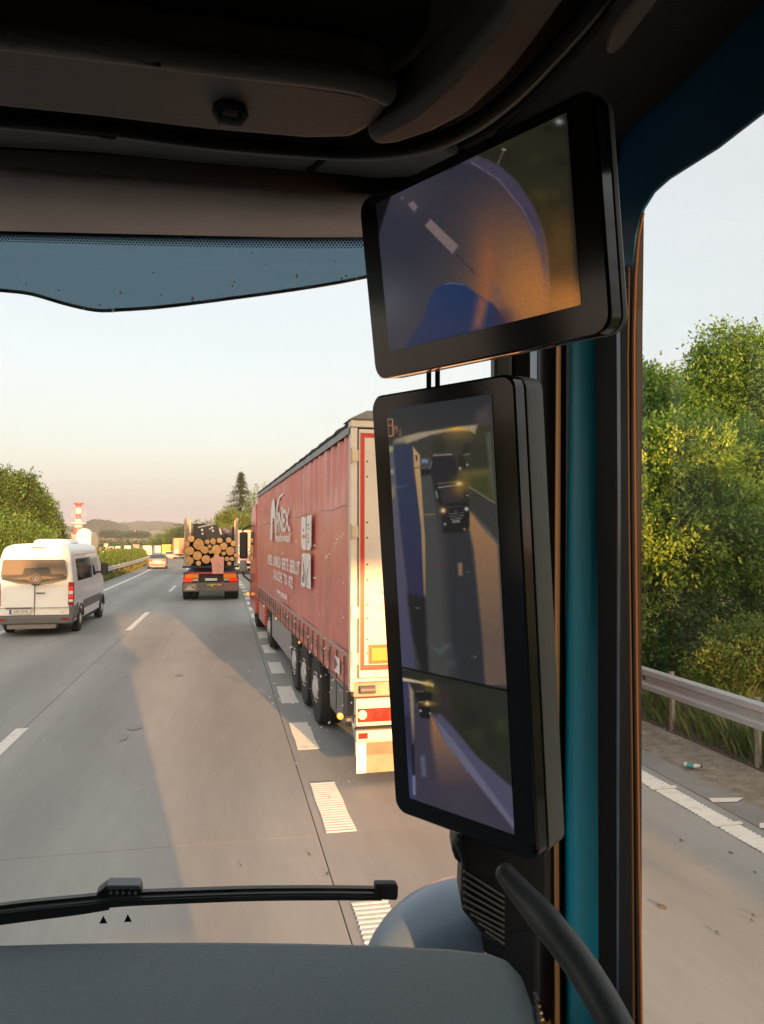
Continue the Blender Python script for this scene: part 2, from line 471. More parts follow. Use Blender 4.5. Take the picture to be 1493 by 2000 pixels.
# --- verge pebbles
V = []; Cc = []
mb = MB()
for i in range(900):
    y = random.uniform(4.5, 14); x = random.choice([random.gauss(5.55, .2), random.uniform(4.95, 5.85)])
    s = random.choice([.006, .008, .01, .014, .02]) * random.uniform(.7, 1.3)
    q = [Vector((random.uniform(-1, 1), random.uniform(-1, 1), random.uniform(.2, 1))) * s for _ in range(5)]
    b = Vector((x, y, -0.012))
    mb.add([b + Vector((s, 0, 0)), b + Vector((-.3 * s, s, 0)), b + Vector((-s, -.6 * s, 0)), b + Vector((.2 * s, -.9 * s, .1 * s)), b + q[0] * .5 + Vector((0, 0, s * .6))],
           [(0, 1, 4), (1, 2, 4), (2, 3, 4), (3, 0, 4)])
o = mb.build('pebbles', mat('pebble_stone', (0.36, 0.32, 0.27), 0.85, objvar=0.0, var=0.5, vscale=30), None, fix=False); o['kind'] = 'stuff'

# --- crash barriers
def rail_profile():                        # (outwards, up): the W beam, facing -x
    return [(0, .0), (-.075, .02), (-.08, .085), (-.012, .125), (-.012, .185), (-.08, .225), (-.075, .29), (0, .31)]
def barrier(name, label, x, y0, y1, ztop, side, post_step, group=None, follow=True):
    t = thing(name, label, 'crash barrier', (0, 0, 0), group=group)
    pr = rail_profile(); L = 4.0; y = y0
    while y < y1 - .01:
        e = min(y + L, y1); secs = []
        for yy in (y, (y + e) / 2, e + 0.06):
            sh = shift(yy) if follow else 0
            secs.append([(x + side * a + sh, yy, road_z(yy) + ztop - .31 + b) for a, b in pr] +
                        [(x + side * a + sh, yy, road_z(yy) + ztop - .31 + b) for a, b in reversed([(p[0] + .008, p[1]) for p in pr])])
        MB().loft(secs).build('rail', M_galv, t, smooth=40)
        y = e
    y = y0 + 0.6
    while y < y1:
        sh = shift(y) if follow else 0
        mb = MB(); z = road_z(y)
        mb.span((x + side * .05 + sh, y - .035, z - .3), (x + side * .06 + sh, y + .035, z + ztop + .015))
        mb.span((x + side * .05 + sh, y + .028, z - .3), (x + side * .14 + sh, y + .035, z + ztop + .015))
        mb.span((x + side * .0 + sh, y - .03, z + ztop - .22), (x + side * .05 + sh, y + .03, z + ztop - .10))
        mb.build('post', M_post, t)
        y += post_step
    return t
# right barrier: fitted from the picture
p1 = on_plane(1245, 1297, (5.86, 0, 0), (1, 0, 0))
barrier('crash_barrier', 'grey steel crash barrier on posts along the right verge', 5.86, 2.0, 46.0, p1.z, 1, 1.72)
barrier('crash_barrier', 'steel crash barrier in front of the median hedge on the left', -7.9, 6, 180, 0.72, -1, 4.0)

# --- grass
def grass(name, label, region, n, h0, h1, cols, kind='stuff', w=0.006, lean=.5):
    x0, x1, y0, y1 = region
    P = np.stack([RNG.uniform(x0, x1, n), RNG.uniform(y0, y1, n)], 1)
    cl = np.sin(P[:, 0] * 3.1 + 1) * np.sin(P[:, 1] * 1.7) * .5 + .5
    H = RNG.uniform(h0, h1, n) * (.55 + .6 * cl)
    an = RNG.uniform(0, 2 * np.pi, n); la = RNG.uniform(0, 2 * np.pi, n); le = RNG.uniform(0, lean, n) * H
    wv = w * RNG.uniform(.7, 1.6, n)
    yy = P[:, 1]; zb = np.array([road_z(v) for v in yy]) - .13; xb = P[:, 0] + np.array([shift(v) for v in yy])
    V = np.zeros((n, 4, 3))
    dx, dy = np.cos(an) * wv, np.sin(an) * wv
    V[:, 0] = np.stack([xb - dx, yy - dy, zb], 1); V[:, 1] = np.stack([xb + dx, yy + dy, zb], 1)
    V[:, 2] = np.stack([xb + dx * .6 + np.cos(la) * le * .5, yy + dy * .6 + np.sin(la) * le * .5, zb + H * .62], 1)
    V[:, 3] = np.stack([xb + np.cos(la) * le * 1.2, yy + np.sin(la) * le * 1.2, zb + H], 1)
    ci = RNG.integers(0, len(cols), n); C = np.array(cols)[ci] * RNG.uniform(.7, 1.3, (n, 1))
    o = fast_quads(name, V, C, leafmat('grass_blade', .3), kind=kind)
    o['label'] = label
    return o
GC = [(0.11, 0.17, 0.04), (0.14, 0.19, 0.05), (0.22, 0.21, 0.08), (0.26, 0.23, 0.11), (0.09, 0.15, 0.035)]
grass('verge_grass', 'dry green grass along the right crash barrier', (5.95, 8.2, 3, 26), 26000, .18, .55, GC)
grass('median_grass', 'yellowish grass strip under the median barrier', (-8.6, -7.3, 18, 120), 16000, .25, .55, [(0.16, 0.17, 0.045), (0.25, 0.20, 0.08), (0.12, 0.14, 0.035)], w=.02)

# ------------------------------------------------------------------ trees and shrubs
M_bark = mat('bark', (0.10, 0.075, 0.055), 0.9, var=0.5, vscale=14, stretch=(1, 1, .2), bump=0.8, bscale=40)
M_leaf = leafmat('foliage', .35)

def unit(n):
    v = RNG.normal(size=(n, 3)); return v / np.linalg.norm(v, axis=1, keepdims=True)
def crown_points(lobes, n, shell=.55):
    vol = np.array([l[3] * l[4] * l[5] for l in lobes]) ** .7; k = RNG.choice(len(lobes), n, p=vol / vol.sum())
    L = np.array(lobes)[k]; d = unit(n); r = (shell + (1 - shell) * RNG.uniform(0, 1, n) ** .7) * RNG.normal(1, .07, n)
    return L[:, :3] + d * L[:, 3:6] * r[:, None], d
def sprays(P, D, per, length, size, cols, droop=.25, aspect=.5, tipcol=None, tipfrac=0):
    """leaves set along short twigs that start at P and run outwards along D."""
    n = len(P)
    dirs = D + unit(n) * .75; dirs[:, 2] -= droop * RNG.uniform(0, 1, n)
    dirs /= np.linalg.norm(dirs, axis=1, keepdims=True)
    t = np.linspace(0, 1, per)
    ln = length * RNG.uniform(.5, 1.3, n)
    pos = P[:, None, :] + dirs[:, None, :] * (t[None, :, None] * ln[:, None, None])
    pos[:, :, 2] -= (t ** 2)[None, :] * droop * .5 * ln[:, None]
    pos += RNG.normal(0, size * .55, pos.shape)
    N = n * per; pos = pos.reshape(N, 3)
    a = np.repeat(dirs, per, 0) + unit(N) * .9; a /= np.linalg.norm(a, axis=1, keepdims=True)
    up = unit(N) * .8 + np.array([0, 0, 1.0]); b = np.cross(a, up); b /= np.linalg.norm(b, axis=1, keepdims=True) + 1e-9
    s = size * RNG.uniform(.55, 1.35, N)
    a *= s[:, None]; b *= (s * aspect)[:, None]
    V = np.stack([pos - a * .5, pos + b * .5, pos + a * .55, pos - b * .5], 1)
    ci = RNG.integers(0, len(cols), n); C = np.repeat(np.array(cols)[ci], per, 0) * RNG.uniform(.72, 1.28, (N, 1))
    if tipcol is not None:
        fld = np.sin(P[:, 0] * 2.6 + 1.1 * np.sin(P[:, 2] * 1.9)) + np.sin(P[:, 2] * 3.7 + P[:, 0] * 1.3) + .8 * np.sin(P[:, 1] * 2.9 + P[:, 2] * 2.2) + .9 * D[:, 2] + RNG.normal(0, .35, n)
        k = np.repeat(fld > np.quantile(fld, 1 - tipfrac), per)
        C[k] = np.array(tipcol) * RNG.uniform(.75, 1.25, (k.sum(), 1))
    return V, C

def tree(name, label, base, lobes, n, per, length, size, cols, trunk_r=.15, group=None, droop=.25, tipcol=None, tipfrac=0, cat='tree', shell=.5, twigs=True):
    t = thing(name, label, cat, base, group=group)
    P, D = crown_points(lobes, n, shell)
    V, C = sprays(P, D, per, length, size, cols, droop, tipcol=tipcol, tipfrac=tipfrac)
    fast_quads('crown', V, C, M_leaf, t)
    top = max(l[2] + l[5] for l in lobes); cz = np.average([l[2] for l in lobes])
    mb = MB()
    cx, cy = np.average([l[0] for l in lobes]), np.average([l[1] for l in lobes])
    pts = [Vector((0, 0, -.2)), Vector((cx * .1, cy * .1, cz * .35)), Vector((cx * .5, cy * .5, cz * .8)), Vector((cx, cy, top * .8))]
    mb.tube(pts, [trunk_r * 1.2, trunk_r, trunk_r * .7, trunk_r * .2], 9)
    for l in lobes:
        s = pts[1].lerp(pts[2], random.uniform(.0, .9)); e = Vector(l[:3]); m_ = s.lerp(e, .5) + Vector((random.uniform(-.2, .2), random.uniform(-.2, .2), -.1)) * l[3]
        mb.tube([s, m_, e], [trunk_r * .5, trunk_r * .33, trunk_r * .12], 6)
        for q in range(3):
            d = Vector(unit(1)[0]); d.z = abs(d.z) * .6
            mb.tube([e.lerp(s, .3), e + Vector((d.x * l[3], d.y * l[4], d.z * l[5])) * .75], [trunk_r * .14, trunk_r * .04], 5)
    mb.build('trunk', M_bark, t, smooth=60)
    return t

G_mid = [(0.075, 0.115, 0.025), (0.06, 0.10, 0.025), (0.09, 0.125, 0.03), (0.05, 0.085, 0.022)]
G_dark = [(0.045, 0.075, 0.022), (0.055, 0.085, 0.025), (0.035, 0.06, 0.018)]
G_yel = [(0.17, 0.22, 0.04), (0.14, 0.20, 0.04), (0.12, 0.18, 0.035)]
G_lush = [(0.14, 0.25, 0.055), (0.11, 0.22, 0.055), (0.17, 0.28, 0.065), (0.09, 0.175, 0.05)]
G_dark2 = [(0.10, 0.19, 0.06), (0.12, 0.21, 0.065), (0.08, 0.16, 0.05)]
G_olive = [(0.13, 0.21, 0.05), (0.10, 0.18, 0.045), (0.16, 0.22, 0.06)]

# right roadside, seen through the door window
GR = 'trees and shrubs on the right roadside'
def lobes_for(list_px, y, spread):        # lobes given as (px, py, radius in metres, offset in depth)
    return [(*(on_y(px, py, y + dy) - Vector((0, 0, 0))), r, r * 1.1, r * .85) for px, py, r, dy in list_px]
def tree_at(name, label, y, lpx, n, per, length, size, cols, bx=None, **k):
    ls = lobes_for(lpx, y, 0)
    cx = sum(l[0] for l in ls) / len(ls) if bx is None else bx
    base = (cx, y, ground_fn(y))
    ls = [(l[0] - base[0], l[1] - base[1], l[2] - base[2], l[3], l[4], l[5]) for l in ls]
    return tree(name, label, base, ls, n, per, length, size, cols, **k)
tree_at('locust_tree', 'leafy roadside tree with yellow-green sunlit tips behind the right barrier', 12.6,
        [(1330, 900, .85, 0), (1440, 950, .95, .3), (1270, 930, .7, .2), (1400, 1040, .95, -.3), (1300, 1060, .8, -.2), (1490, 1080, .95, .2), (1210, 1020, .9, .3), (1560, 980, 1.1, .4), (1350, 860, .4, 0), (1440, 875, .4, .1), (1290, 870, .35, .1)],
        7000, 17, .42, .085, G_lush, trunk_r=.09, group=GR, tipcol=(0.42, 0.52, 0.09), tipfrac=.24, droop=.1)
tree_at('dark_shrub', 'dark green shrub below the yellow-tipped tree behind the barrier', 12.3,
        [(1300, 1180, .75, .5), (1420, 1190, .8, .5), (1260, 1260, .7, .5), (1380, 1270, .75, .6), (1490, 1240, .8, .6), (1200, 1200, .8, .6), (1560, 1200, .9, .7)],
        5200, 14, .36, .072, G_dark2, trunk_r=.06, group=GR, cat='shrub')
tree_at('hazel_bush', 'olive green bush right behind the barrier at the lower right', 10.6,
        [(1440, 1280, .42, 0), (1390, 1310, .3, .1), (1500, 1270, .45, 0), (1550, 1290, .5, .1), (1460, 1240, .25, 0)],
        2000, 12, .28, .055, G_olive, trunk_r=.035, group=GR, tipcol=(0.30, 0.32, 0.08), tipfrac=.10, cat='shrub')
tree_at('tall_oak', 'tall dark green tree against the sky behind the yellow-tipped one', 19.5,
        [(1440, 760, 1.35, 0), (1380, 800, 1.1, .3), (1500, 770, 1.4, .2), (1420, 700, .8, 0), (1400, 680, .5, 0), (1490, 700, .9, .2), (1300, 800, 1.1, .4), (1580, 740, 1.6, .4), (1340, 880, 1.5, .5), (1470, 900, 1.6, .5)],
        6500, 14, .6, .115, G_lush, trunk_r=.2, group=GR)
tree_at('field_maple', 'small round tree beside the door pillar behind the yellow-tipped tree', 18.0,
        [(1265, 790, .8, 0), (1210, 800, 1.2, .2), (1285, 850, .9, .1), (1240, 760, .45, 0), (1180, 880, 1.4, .4), (1260, 940, 1.0, .3)],
        3600, 13, .5, .11, G_lush, trunk_r=.14, group=GR)
# the same roadside belt goes on ahead (hidden by the lorry) and behind
for i, (x, y, h) in enumerate(((9.5, 34, 7), (10, 46, 8), (9, 58, 7.5), (8.5, 72, 8.5), (7, 84, 8))):
    w = h * .34
    tree('roadside_tree', 'roadside tree of the right-hand belt, ' + ['nearest ahead', 'second ahead', 'third ahead', 'fourth ahead', 'farthest ahead'][i] + ' beside the slip lane', (x + shift(y), y, ground_fn(y)),
         [(0, 0, h * .55, w, w, h * .35), (w * .5, .3, h * .4, w * .8, w * .8, h * .28), (-w * .5, -.3, h * .42, w * .8, w * .8, h * .28), (.2, 0, h * .8, w * .6, w * .6, h * .2)],
         500, 8, .8, .28, G_mid, trunk_r=.16, group=GR)

# left of the oncoming lanes
GL = 'trees on the left beyond the oncoming lanes'
tree_at('oak_tree', 'large spreading oak at the left picture edge behind the white van', 62,
        [(8, 985, 1.5, 0), (38, 958, 1.0, .3), (62, 985, 1.2, .2), (-30, 955, 1.8, .5), (20, 1030, 1.9, .3), (72, 1030, 1.4, 0), (8, 938, .8, 0), (52, 938, .55, 0), (-60, 1020, 2.4, 1), (35, 1005, 1.1, -.4), (88, 1000, .6, .1), (64, 955, .45, 0), (20, 960, .8, -.3)],
        5600, 13, .7, .19, G_lush + G_mid, trunk_r=.35, group=GL)
tree_at('maple_tree', 'lower rounded tree right of the big oak on the left', 70,
        [(70, 1000, 1.5, 0), (85, 1030, 1.4, .2), (60, 1040, 1.8, .3), (100, 1052, 1.1, 0), (50, 1000, 1.5, .4), (75, 975, .7, 0), (112, 1064, .8, .2)],
        3800, 12, .7, .18, G_mid + G_lush[:2], trunk_r=.25, group=GL)
tree_at('ash_tree', 'broad olive tree partly hidden between van roof and big oak', 58,
        [(30, 1060, 1.8, 0), (-10, 1055, 2, .3), (60, 1065, 1.4, .2), (85, 1068, 1.1, 0)],
        3000, 11, .7, .19, G_olive + G_lush, trunk_r=.2, group=GL)

# fir and companions ahead on the right
def fir(name, label, base, h, r, cols, group):
    t = thing(name, label, 'tree', base, group=group)
    V = []; n = 0; P = []; D = []
    for k in range(34):
        z = h * (.12 + .87 * k / 33) + random.uniform(-.12, .12); rr = r * (1 - (k / 33)) ** 1.05 + .06
        nb = int(12 - 6 * k / 33)
        for j in range(nb):
            a = random.uniform(0, 6.283); L = rr * random.uniform(.65, 1.1)
            for q in range(9):
                s = q / 8
                P.append((math.cos(a) * L * s, math.sin(a) * L * s, z - .28 * L * s * s + .1 * L * s)); D.append((math.cos(a), math.sin(a), -.2))
    V, C = sprays(np.array(P), np.array(D), 8, .38, .24, cols, .5, aspect=.4)
    fast_quads('crown', V, C, M_leaf, t)
    MB().tube([(0, 0, -.3), (0, 0, h * .5), (0, 0, h)], [h * .018, h * .011, .02], 8).build('trunk', M_bark, t, smooth=60)
    return t
def place(px, y): p = on_y(px, 1052, y); return (p.x, y, ground_fn(y))
fir('fir_tree', 'tall pointed fir rising above the timber truck', place(470, 128), 14.6, 7.4, [(0.05, 0.075, 0.035), (0.06, 0.085, 0.04)], 'trees ahead right of the motorway')
GA = 'trees ahead right of the motorway'
tree_at('birch_tree', 'thin pale crown between the fir and the red lorry', 124,
        [(500, 985, 1.5, 0), (495, 1010, 1.8, 0), (510, 960, 1.0, 0), (505, 1030, 2, .4)], 420, 9, 1.0, .3, G_olive, trunk_r=.14, group=GA)
tree_at('lime_tree', 'rounded yellow-green tree left of the fir above the logs', 118,
        [(442, 1016, 1.4, 0), (460, 1030, 1.9, .3), (480, 1030, 1.8, 0), (434, 1030, 1.4, 0), (495, 1036, 2.0, .3), (450, 1004, .8, 0)], 1500, 9, .9, .3, G_yel, trunk_r=.2, group=GA)
tree_at('thorn_bush', 'yellow-green bush low behind the stakes of the timber truck', 108,
        [(435, 1045, 1.7, 0), (470, 1050, 2.0, .2), (500, 1050, 2.2, .2), (420, 1058, 1.4, 0)], 1200, 9, .7, .28, G_yel, trunk_r=.12, group=GA, cat='shrub')
for i, (px, py, y, r, c) in enumerate(((345, 1047, 215, 3.4, G_yel), (325, 1052, 230, 2.6, G_olive), (362, 1044, 205, 3.2, G_mid), (380, 1042, 210, 3.6, G_olive), (400, 1040, 200, 3.6, G_mid), (308, 1055, 250, 2.0, G_olive))):
    tree_at('hillside_bush', ['yellow-green bush on the bank behind the red box truck', 'olive bush on the bank above the yellow truck', 'mid green bush on the bank left of the timber truck', 'olive bush behind the left timber stake', 'green bush behind the black box on the logs', 'small olive bush left of the yellow truck on the bank'][i], y,
            [(px, py, r, 0), (px - 8, py + 6, r * .8, 0), (px + 8, py + 6, r * .85, .5)], 420, 7, 1.0, .42, c, trunk_r=.12, group='bushes on the bank ahead', cat='shrub')

# median hedge
def hedge(name, label, x, y0, y1, h, w, n, cols):
    ys_ = RNG.uniform(y0, y1, n); hh = h * (.85 + .2 * np.sin(ys_ * .9) * np.sin(ys_ * .37 + 1))
    an = RNG.uniform(0, np.pi, n); rr = RNG.uniform(.65, 1, n)
    P = np.stack([x + np.cos(an) * w * rr + np.array([shift(v) for v in ys_]), ys_, np.array([road_z(v) for v in ys_]) - .1 + np.sin(an) * hh * rr], 1)
    D = np.stack([np.cos(an), np.zeros(n), np.sin(an)], 1)
    V, C = sprays(P, D, 7, .45, .16, cols, .15)
    t = thing(name, label, 'hedge', (0, 0, 0))
    fast_quads('foliage', V, C, M_leaf, t)
    mb = MB()
    for k in range(int((y1 - y0) / 4)):
        yy = y0 + 4 * k + 1; xx = x + shift(yy)
        mb.tube([(xx, yy, road_z(yy) - .3), (xx + .1, yy + .1, road_z(yy) + h * .5)], [.04, .02], 5)
    mb.build('stems', M_bark, t, kind='stuff')
    return t
hedge('hedge', 'long green hedge on the median behind the left crash barrier', -9.1, 22, 135, 1.95, .75, 9000, G_yel + G_olive)

# ------------------------------------------------------------------ far country: fields, woods, ridge
M_field = mat('stubble_field', (0.36, 0.28, 0.17), 0.95, col2=(0.29, 0.235, 0.145), vscale=0.01, detail=6)
M_field2 = mat('harvested_field', (0.30, 0.26, 0.19), 0.95, col2=(0.26, 0.24, 0.15), vscale=0.012)
M_wood = mat('far_woodland', (0.035, 0.055, 0.022), 0.95, col2=(0.055, 0.07, 0.03), vscale=0.05, detail=8)
def terrain(name, m, y0, y1, x0, x1, z0, z1, bulge=0.0, nu=14, nv=24):
    mb = MB()
    mb.grid(lambda u, v: (x0 + (x1 - x0) * v, y0 + (y1 - y0) * u, z0 + (z1 - z0) * u ** 1.2 + bulge * math.sin(v * 5 + u) * u), nu, nv)
    return struct(name, mb, m, smooth=60)
terrain('stubble_field', M_field, 300, 700, -330, 60, -3.4, 5.0, .8)
terrain('upper_field', M_field2, 700, 1350, -760, 300, 5.1, 17, 1.5)
def ridge(name, m, y, x0, x1, prof, seed, thick=260, base=0):
    rg = np.random.default_rng(seed); n = 240
    f1 = rg.uniform(0, 6.28, 14); mb = MB()
    def top(v):
        z = np.interp(v, [p[0] for p in prof], [p[1] for p in prof])
        for k in range(14): z += (1.6 / (1 + k * .35)) * math.sin(v * (40 + 34 * k) + f1[k]) * .55
        return z
    mb.grid(lambda u, v: (x0 + (x1 - x0) * v, y + thick * (u - .5) , base + (top(v) - base) * math.sin(math.pi * min(u, .5)) ** .6 + (rg.normal(0, .9) if 0 < u < 1 else 0)), 12, n)
    return struct(name, mb, m, smooth=70)
def xat(px, y): return on_y(px, 1052, y).x
def zat(py, px, y): return on_y(px, py, y).z
Yr = 1750
pxs = [(-60, 1030), (130, 1030), (190, 1024), (230, 1022), (270, 1017), (310, 1020), (360, 1023), (420, 1022), (520, 1026), (700, 1030), (1000, 1040)]
xr0, xr1 = xat(-80, Yr), xat(1000, Yr)
ridge('wooded_ridge', M_wood, Yr, xr0, xr1, [((xat(px, Yr) - xr0) / (xr1 - xr0), zat(py, px, Yr)) for px, py in pxs], 3, 300, 5)
Yr = 1150
pxs = [(100, 1060), (150, 1035), (172, 1020), (185, 1017), (200, 1016), (215, 1022), (235, 1028), (242, 1048), (250, 1062)]
xr0, xr1 = xat(95, Yr), xat(255, Yr)
ridge('wooded_hill', M_wood, Yr, xr0, xr1, [((xat(px, Yr) - xr0) / (xr1 - xr0), zat(py, px, Yr)) for px, py in pxs], 5, 200, 5)
# copse in the field: single trees can be told apart
CP_PX = [(205, 1040, 7.5), (214, 1043, 7), (224, 1039, 8), (234, 1044, 7), (244, 1041, 8), (252, 1045, 7), (262, 1040, 8), (272, 1042, 8), (281, 1040, 8.5)]
CP_W = ['leftmost', 'second from left', 'third from left', 'fourth from left', 'middle', 'fourth from right', 'third from right', 'second from right', 'rightmost']
for i, (px, py, hh) in enumerate(CP_PX):
    y = 640 + 6 * (i % 3)
    p = on_y(px, py, y); b = on_y(px, 1052, y)
    zb = -3.4 + 8.4 * ((y - 300) / 400) ** 1.2
    h = p.z - zb
    tree('copse_tree', CP_W[i] + ' tree of the hazy copse in the tan field', (b.x, y, zb), [(0, 0, h * .55, 4.2, 4.2, h * .42), (1.5, 0, h * .4, 3.4, 3, h * .36), (-1.6, .5, h * .42, 3.4, 3, h * .36)],
         160, 5, 2.0, 1.6, G_dark, trunk_r=.3, group='trees of the copse in the field')
for i, (px, py, y, r) in enumerate(((208, 1064, 330, 3.0), (222, 1066, 335, 2.6), (240, 1062, 340, 3.4), (193, 1068, 320, 2.6), (262, 1066, 345, 2.6), (278, 1064, 350, 2.8))):
    tree_at('field_bush', ['dark bush at the field edge above the oncoming lorries, second from left', 'low bush at the field edge, third from left', 'biggest bush at the field edge above the hedge', 'leftmost bush at the field edge beside the white lorry', 'low round bush at the field edge, second from right', 'rightmost bush at the field edge above the hedge'][i], y,
            [(px, py, r, 0), (px - 6, py + 3, r * .8, 0), (px + 6, py + 3, r * .8, 0)], 140, 5, 1.4, .8, G_mid, trunk_r=.15, group='bushes at the field edge', cat='shrub')
# ------------------------------------------------------------------ vehicle materials
M_red = mat('red_curtain', (0.78, 0.235, 0.19), 0.33, var=0.24, vscale=1.8, spec=0.6, bump=0.05, bscale=14, detail=9)
M_redpaint = mat('red_paint', (0.60, 0.09, 0.06), 0.3, coat=0.4)
M_cream = mat('cream_panel', (0.74, 0.66, 0.57), 0.5, var=0.12, vscale=3, detail=10)
M_white = mat('white_paint', (0.80, 0.82, 0.83), 0.3, coat=0.5, var=0.05, vscale=3)
M_grey = mat('grey_plastic', (0.14, 0.14, 0.14), 0.55, var=0.2, vscale=6)
M_alu = mat('side_guard_aluminium', (0.42, 0.42, 0.42), 0.4, metal=0.5, var=0.15, vscale=4)
M_dark = mat('dark_chassis', (0.03, 0.03, 0.032), 0.6, var=0.3, vscale=8)
M_tyre = mat('tyre', (0.022, 0.022, 0.022), 0.75, var=0.3, vscale=12, bump=0.2, bscale=60)
M_rim = mat('rim_steel', (0.72, 0.72, 0.70), 0.4, metal=0.35, var=0.25, vscale=14)
M_tape = mat('red_tape', (0.50, 0.010, 0.008), 0.35)
M_orange = mat('orange_reflector', (0.85, 0.24, 0.02), 0.3)
M_yellow = mat('yellow_plate', (0.80, 0.24, 0.004), 0.4)
M_tarp = mat('grey_tarp', (0.24, 0.24, 0.23), 0.55, var=0.3, vscale=6, bump=0.3, bscale=12)
M_print = mat('white_print', (0.90, 0.87, 0.84), 0.45)
M_printgrey = mat('grey_print', (0.30, 0.27, 0.26), 0.5)
M_plate = mat('number_plate', (0.75, 0.75, 0.70), 0.4)
M_wink = mat('window_dark', (0.025, 0.03, 0.035), 0.06, spec=0.8, coat=0.6)
M_lampred = emis('tail_lamp_red', (1.0, 0.02, 0.0), 0.18, base=(0.34, 0.004, 0.002))
M_lampon = emis('tail_lamp_lit', (1.0, 0.50, 0.14), 0.6, base=(0.8, 0.4, 0.2))
M_lampamb = emis('marker_lamp_amber', (1.0, 0.36, 0.04), 0.3, base=(0.5, 0.14, 0.01))
M_lampdull = mat('red_lens', (0.30, 0.006, 0.004), 0.2, coat=0.5)
M_lampwhite = mat('clear_lens', (0.75, 0.75, 0.75), 0.2, coat=0.5)
M_chrome = mat('chrome', (0.7, 0.7, 0.7), 0.15, metal=1.0)
M_flap = mat('beige_mudflap', (0.34, 0.27, 0.20), 0.6, var=0.25, vscale=5)
M_blk = mat('black_plastic', (0.02, 0.02, 0.022), 0.45)

_tyres = {}
def wheel(parent, c, r, w, face=-1, hub=True, name='wheel'):
    """wheel about the x axis; the visible face looks towards face."""
    key = (round(r, 3), round(w, 3), face)
    if key not in _tyres:
        t = MB().lathe([(r * .56, -w / 2 * .9), (r * .80, -w / 2), (r * .95, -w / 2 * .92), (r, -w / 2 * .7), (r, w / 2 * .7), (r * .95, w / 2 * .92), (r * .80, w / 2), (r * .56, w / 2 * .9)], (0, 0, 0), 'x', 32)
        tm = t.mesh('tyre', M_tyre, 35)
        q = MB(); f = face
        q.lathe([(r * .57, f * w * .44), (r * .54, f * w * .44), (r * .52, f * w * .40), (r * .33, f * w * .38), (r * .30, f * w * .52), (r * .16, f * w * .58), (r * .02, f * w * .58)], (0, 0, 0), 'x', 24)
        for k in range(10):
            a = k * .6283
            q.lathe([(r * .04, f * w * .36), (r * .04, f * w * .49), (r * .01, f * w * .51)], (0, math.cos(a) * r * .40, math.sin(a) * r * .40), 'x', 6)
        _tyres[key] = (tm, q.mesh('rim', M_rim, 35))
    tm, rm = _tyres[key]
    o = link_copy(tm, name, parent, c)
    if hub: link_copy(rm, 'rim', o)
    return o

def lamp(parent, name, a, b, m, bevel=0.004):
    return MB().span(a, b).build(name, m, parent, bevel=bevel)

# ------------------------------------------------------------------ the red curtain-side lorry in the slip lane
YAWT = math.radians(1.9)
rear = at_depth(690, 1052, 8.05)
LT = thing('curtain_trailer', 'red curtain-sided semi-trailer with cream rear doors in the slip lane beside us', 'trailer', (rear.x, rear.y, 0), YAWT)
TL, TW, TH = 13.3, 2.52, 3.86
def curtain_fn(u, v):
    y = .14 + (TL - .24) * u; z = 1.30 + (3.66 - 1.30) * v
    t = max(0.0, (z - 2.92) / .74)
    rip = .020 * math.sin(y * 2 * math.pi / .46 + .8 * math.sin(y * 1.3)) * min(1, t * 2.2) + .007 * math.sin(y * 2 * math.pi / .21 + 2) * min(1, t * 2)
    bil = .012 * math.sin(y * 2.1 + z) + .008 * math.sin(y * .9 + 2 * z)
    bil += .006 * math.sin(y * 2 * math.pi / .62) * max(0, 1 - (z - 1.3) / .9)
    return (-.012 + rip + bil * (1 - t), y, z)
cur = MB().grid(curtain_fn, 240, 26).build('curtain', M_red, LT, smooth=80)
# seam where the gathered upper strip is stitched on
mb = MB()
for k in range(88):
    y = .3 + k * .148
    mb.box((-.028, y, 2.90 + .012 * math.sin(y * 4)), (.006, .05, .012))
mb.build('stitching', M_printgrey, cur, kind='stuff')
# lower valance with hem band, straps and buckles
MB().grid(lambda u, v: (-.020 + .006 * math.sin(u * 95) * (1 - v), .1 + (TL - .2) * u, .98 + .33 * v), 120, 3).build('valance', M_red, LT, smooth=60)
MB().span((-.034, .12, 1.295), (-.022, TL - .1, 1.335)).build('hem_band', mat('beige_hem', (0.42, 0.33, 0.29), 0.6), LT)
sm = MB(); sm.span((-.008, -.022, -.20), (0, .022, .14)); smesh = sm.mesh('strap', mat('strap_webbing', (0.16, 0.10, 0.08), 0.7, var=.5, vscale=40))
bm_ = MB(); bm_.span((-.026, -.034, -.06), (-.008, .034, .035)); bm_.tube([(-.02, -.03, .05), (-.035, 0, .07), (-.02, .03, .05)], .006, 6)
bmesh_ = bm_.mesh('buckle', mat('buckle_steel', (0.28, 0.26, 0.24), 0.4, metal=.7))
y = .32
while y < TL - .2:
    st = link_copy(smesh, 'strap', LT, (-.030, y, 1.14), (random.uniform(-.06, .06), 0, 0)); link_copy(bmesh_, 'buckle', st, (-.002, 0, random.uniform(-.02, .02)))
    y += .475
MB().span((-.040, .58, 1.03), (-.034, .86, 1.21)).build('sticker', M_print, LT)
text_mesh('IIII', .06, M_printgrey, 'lettering', LT, (-.042, .72, 1.13), (math.pi / 2, 0, -math.pi / 2))
MB().span((-.004, .02, .925), (.03, TL, .985)).build('side_rail', mat('side_rail_red', (0.30, 0.12, 0.10), 0.5), LT, bevel=.006)
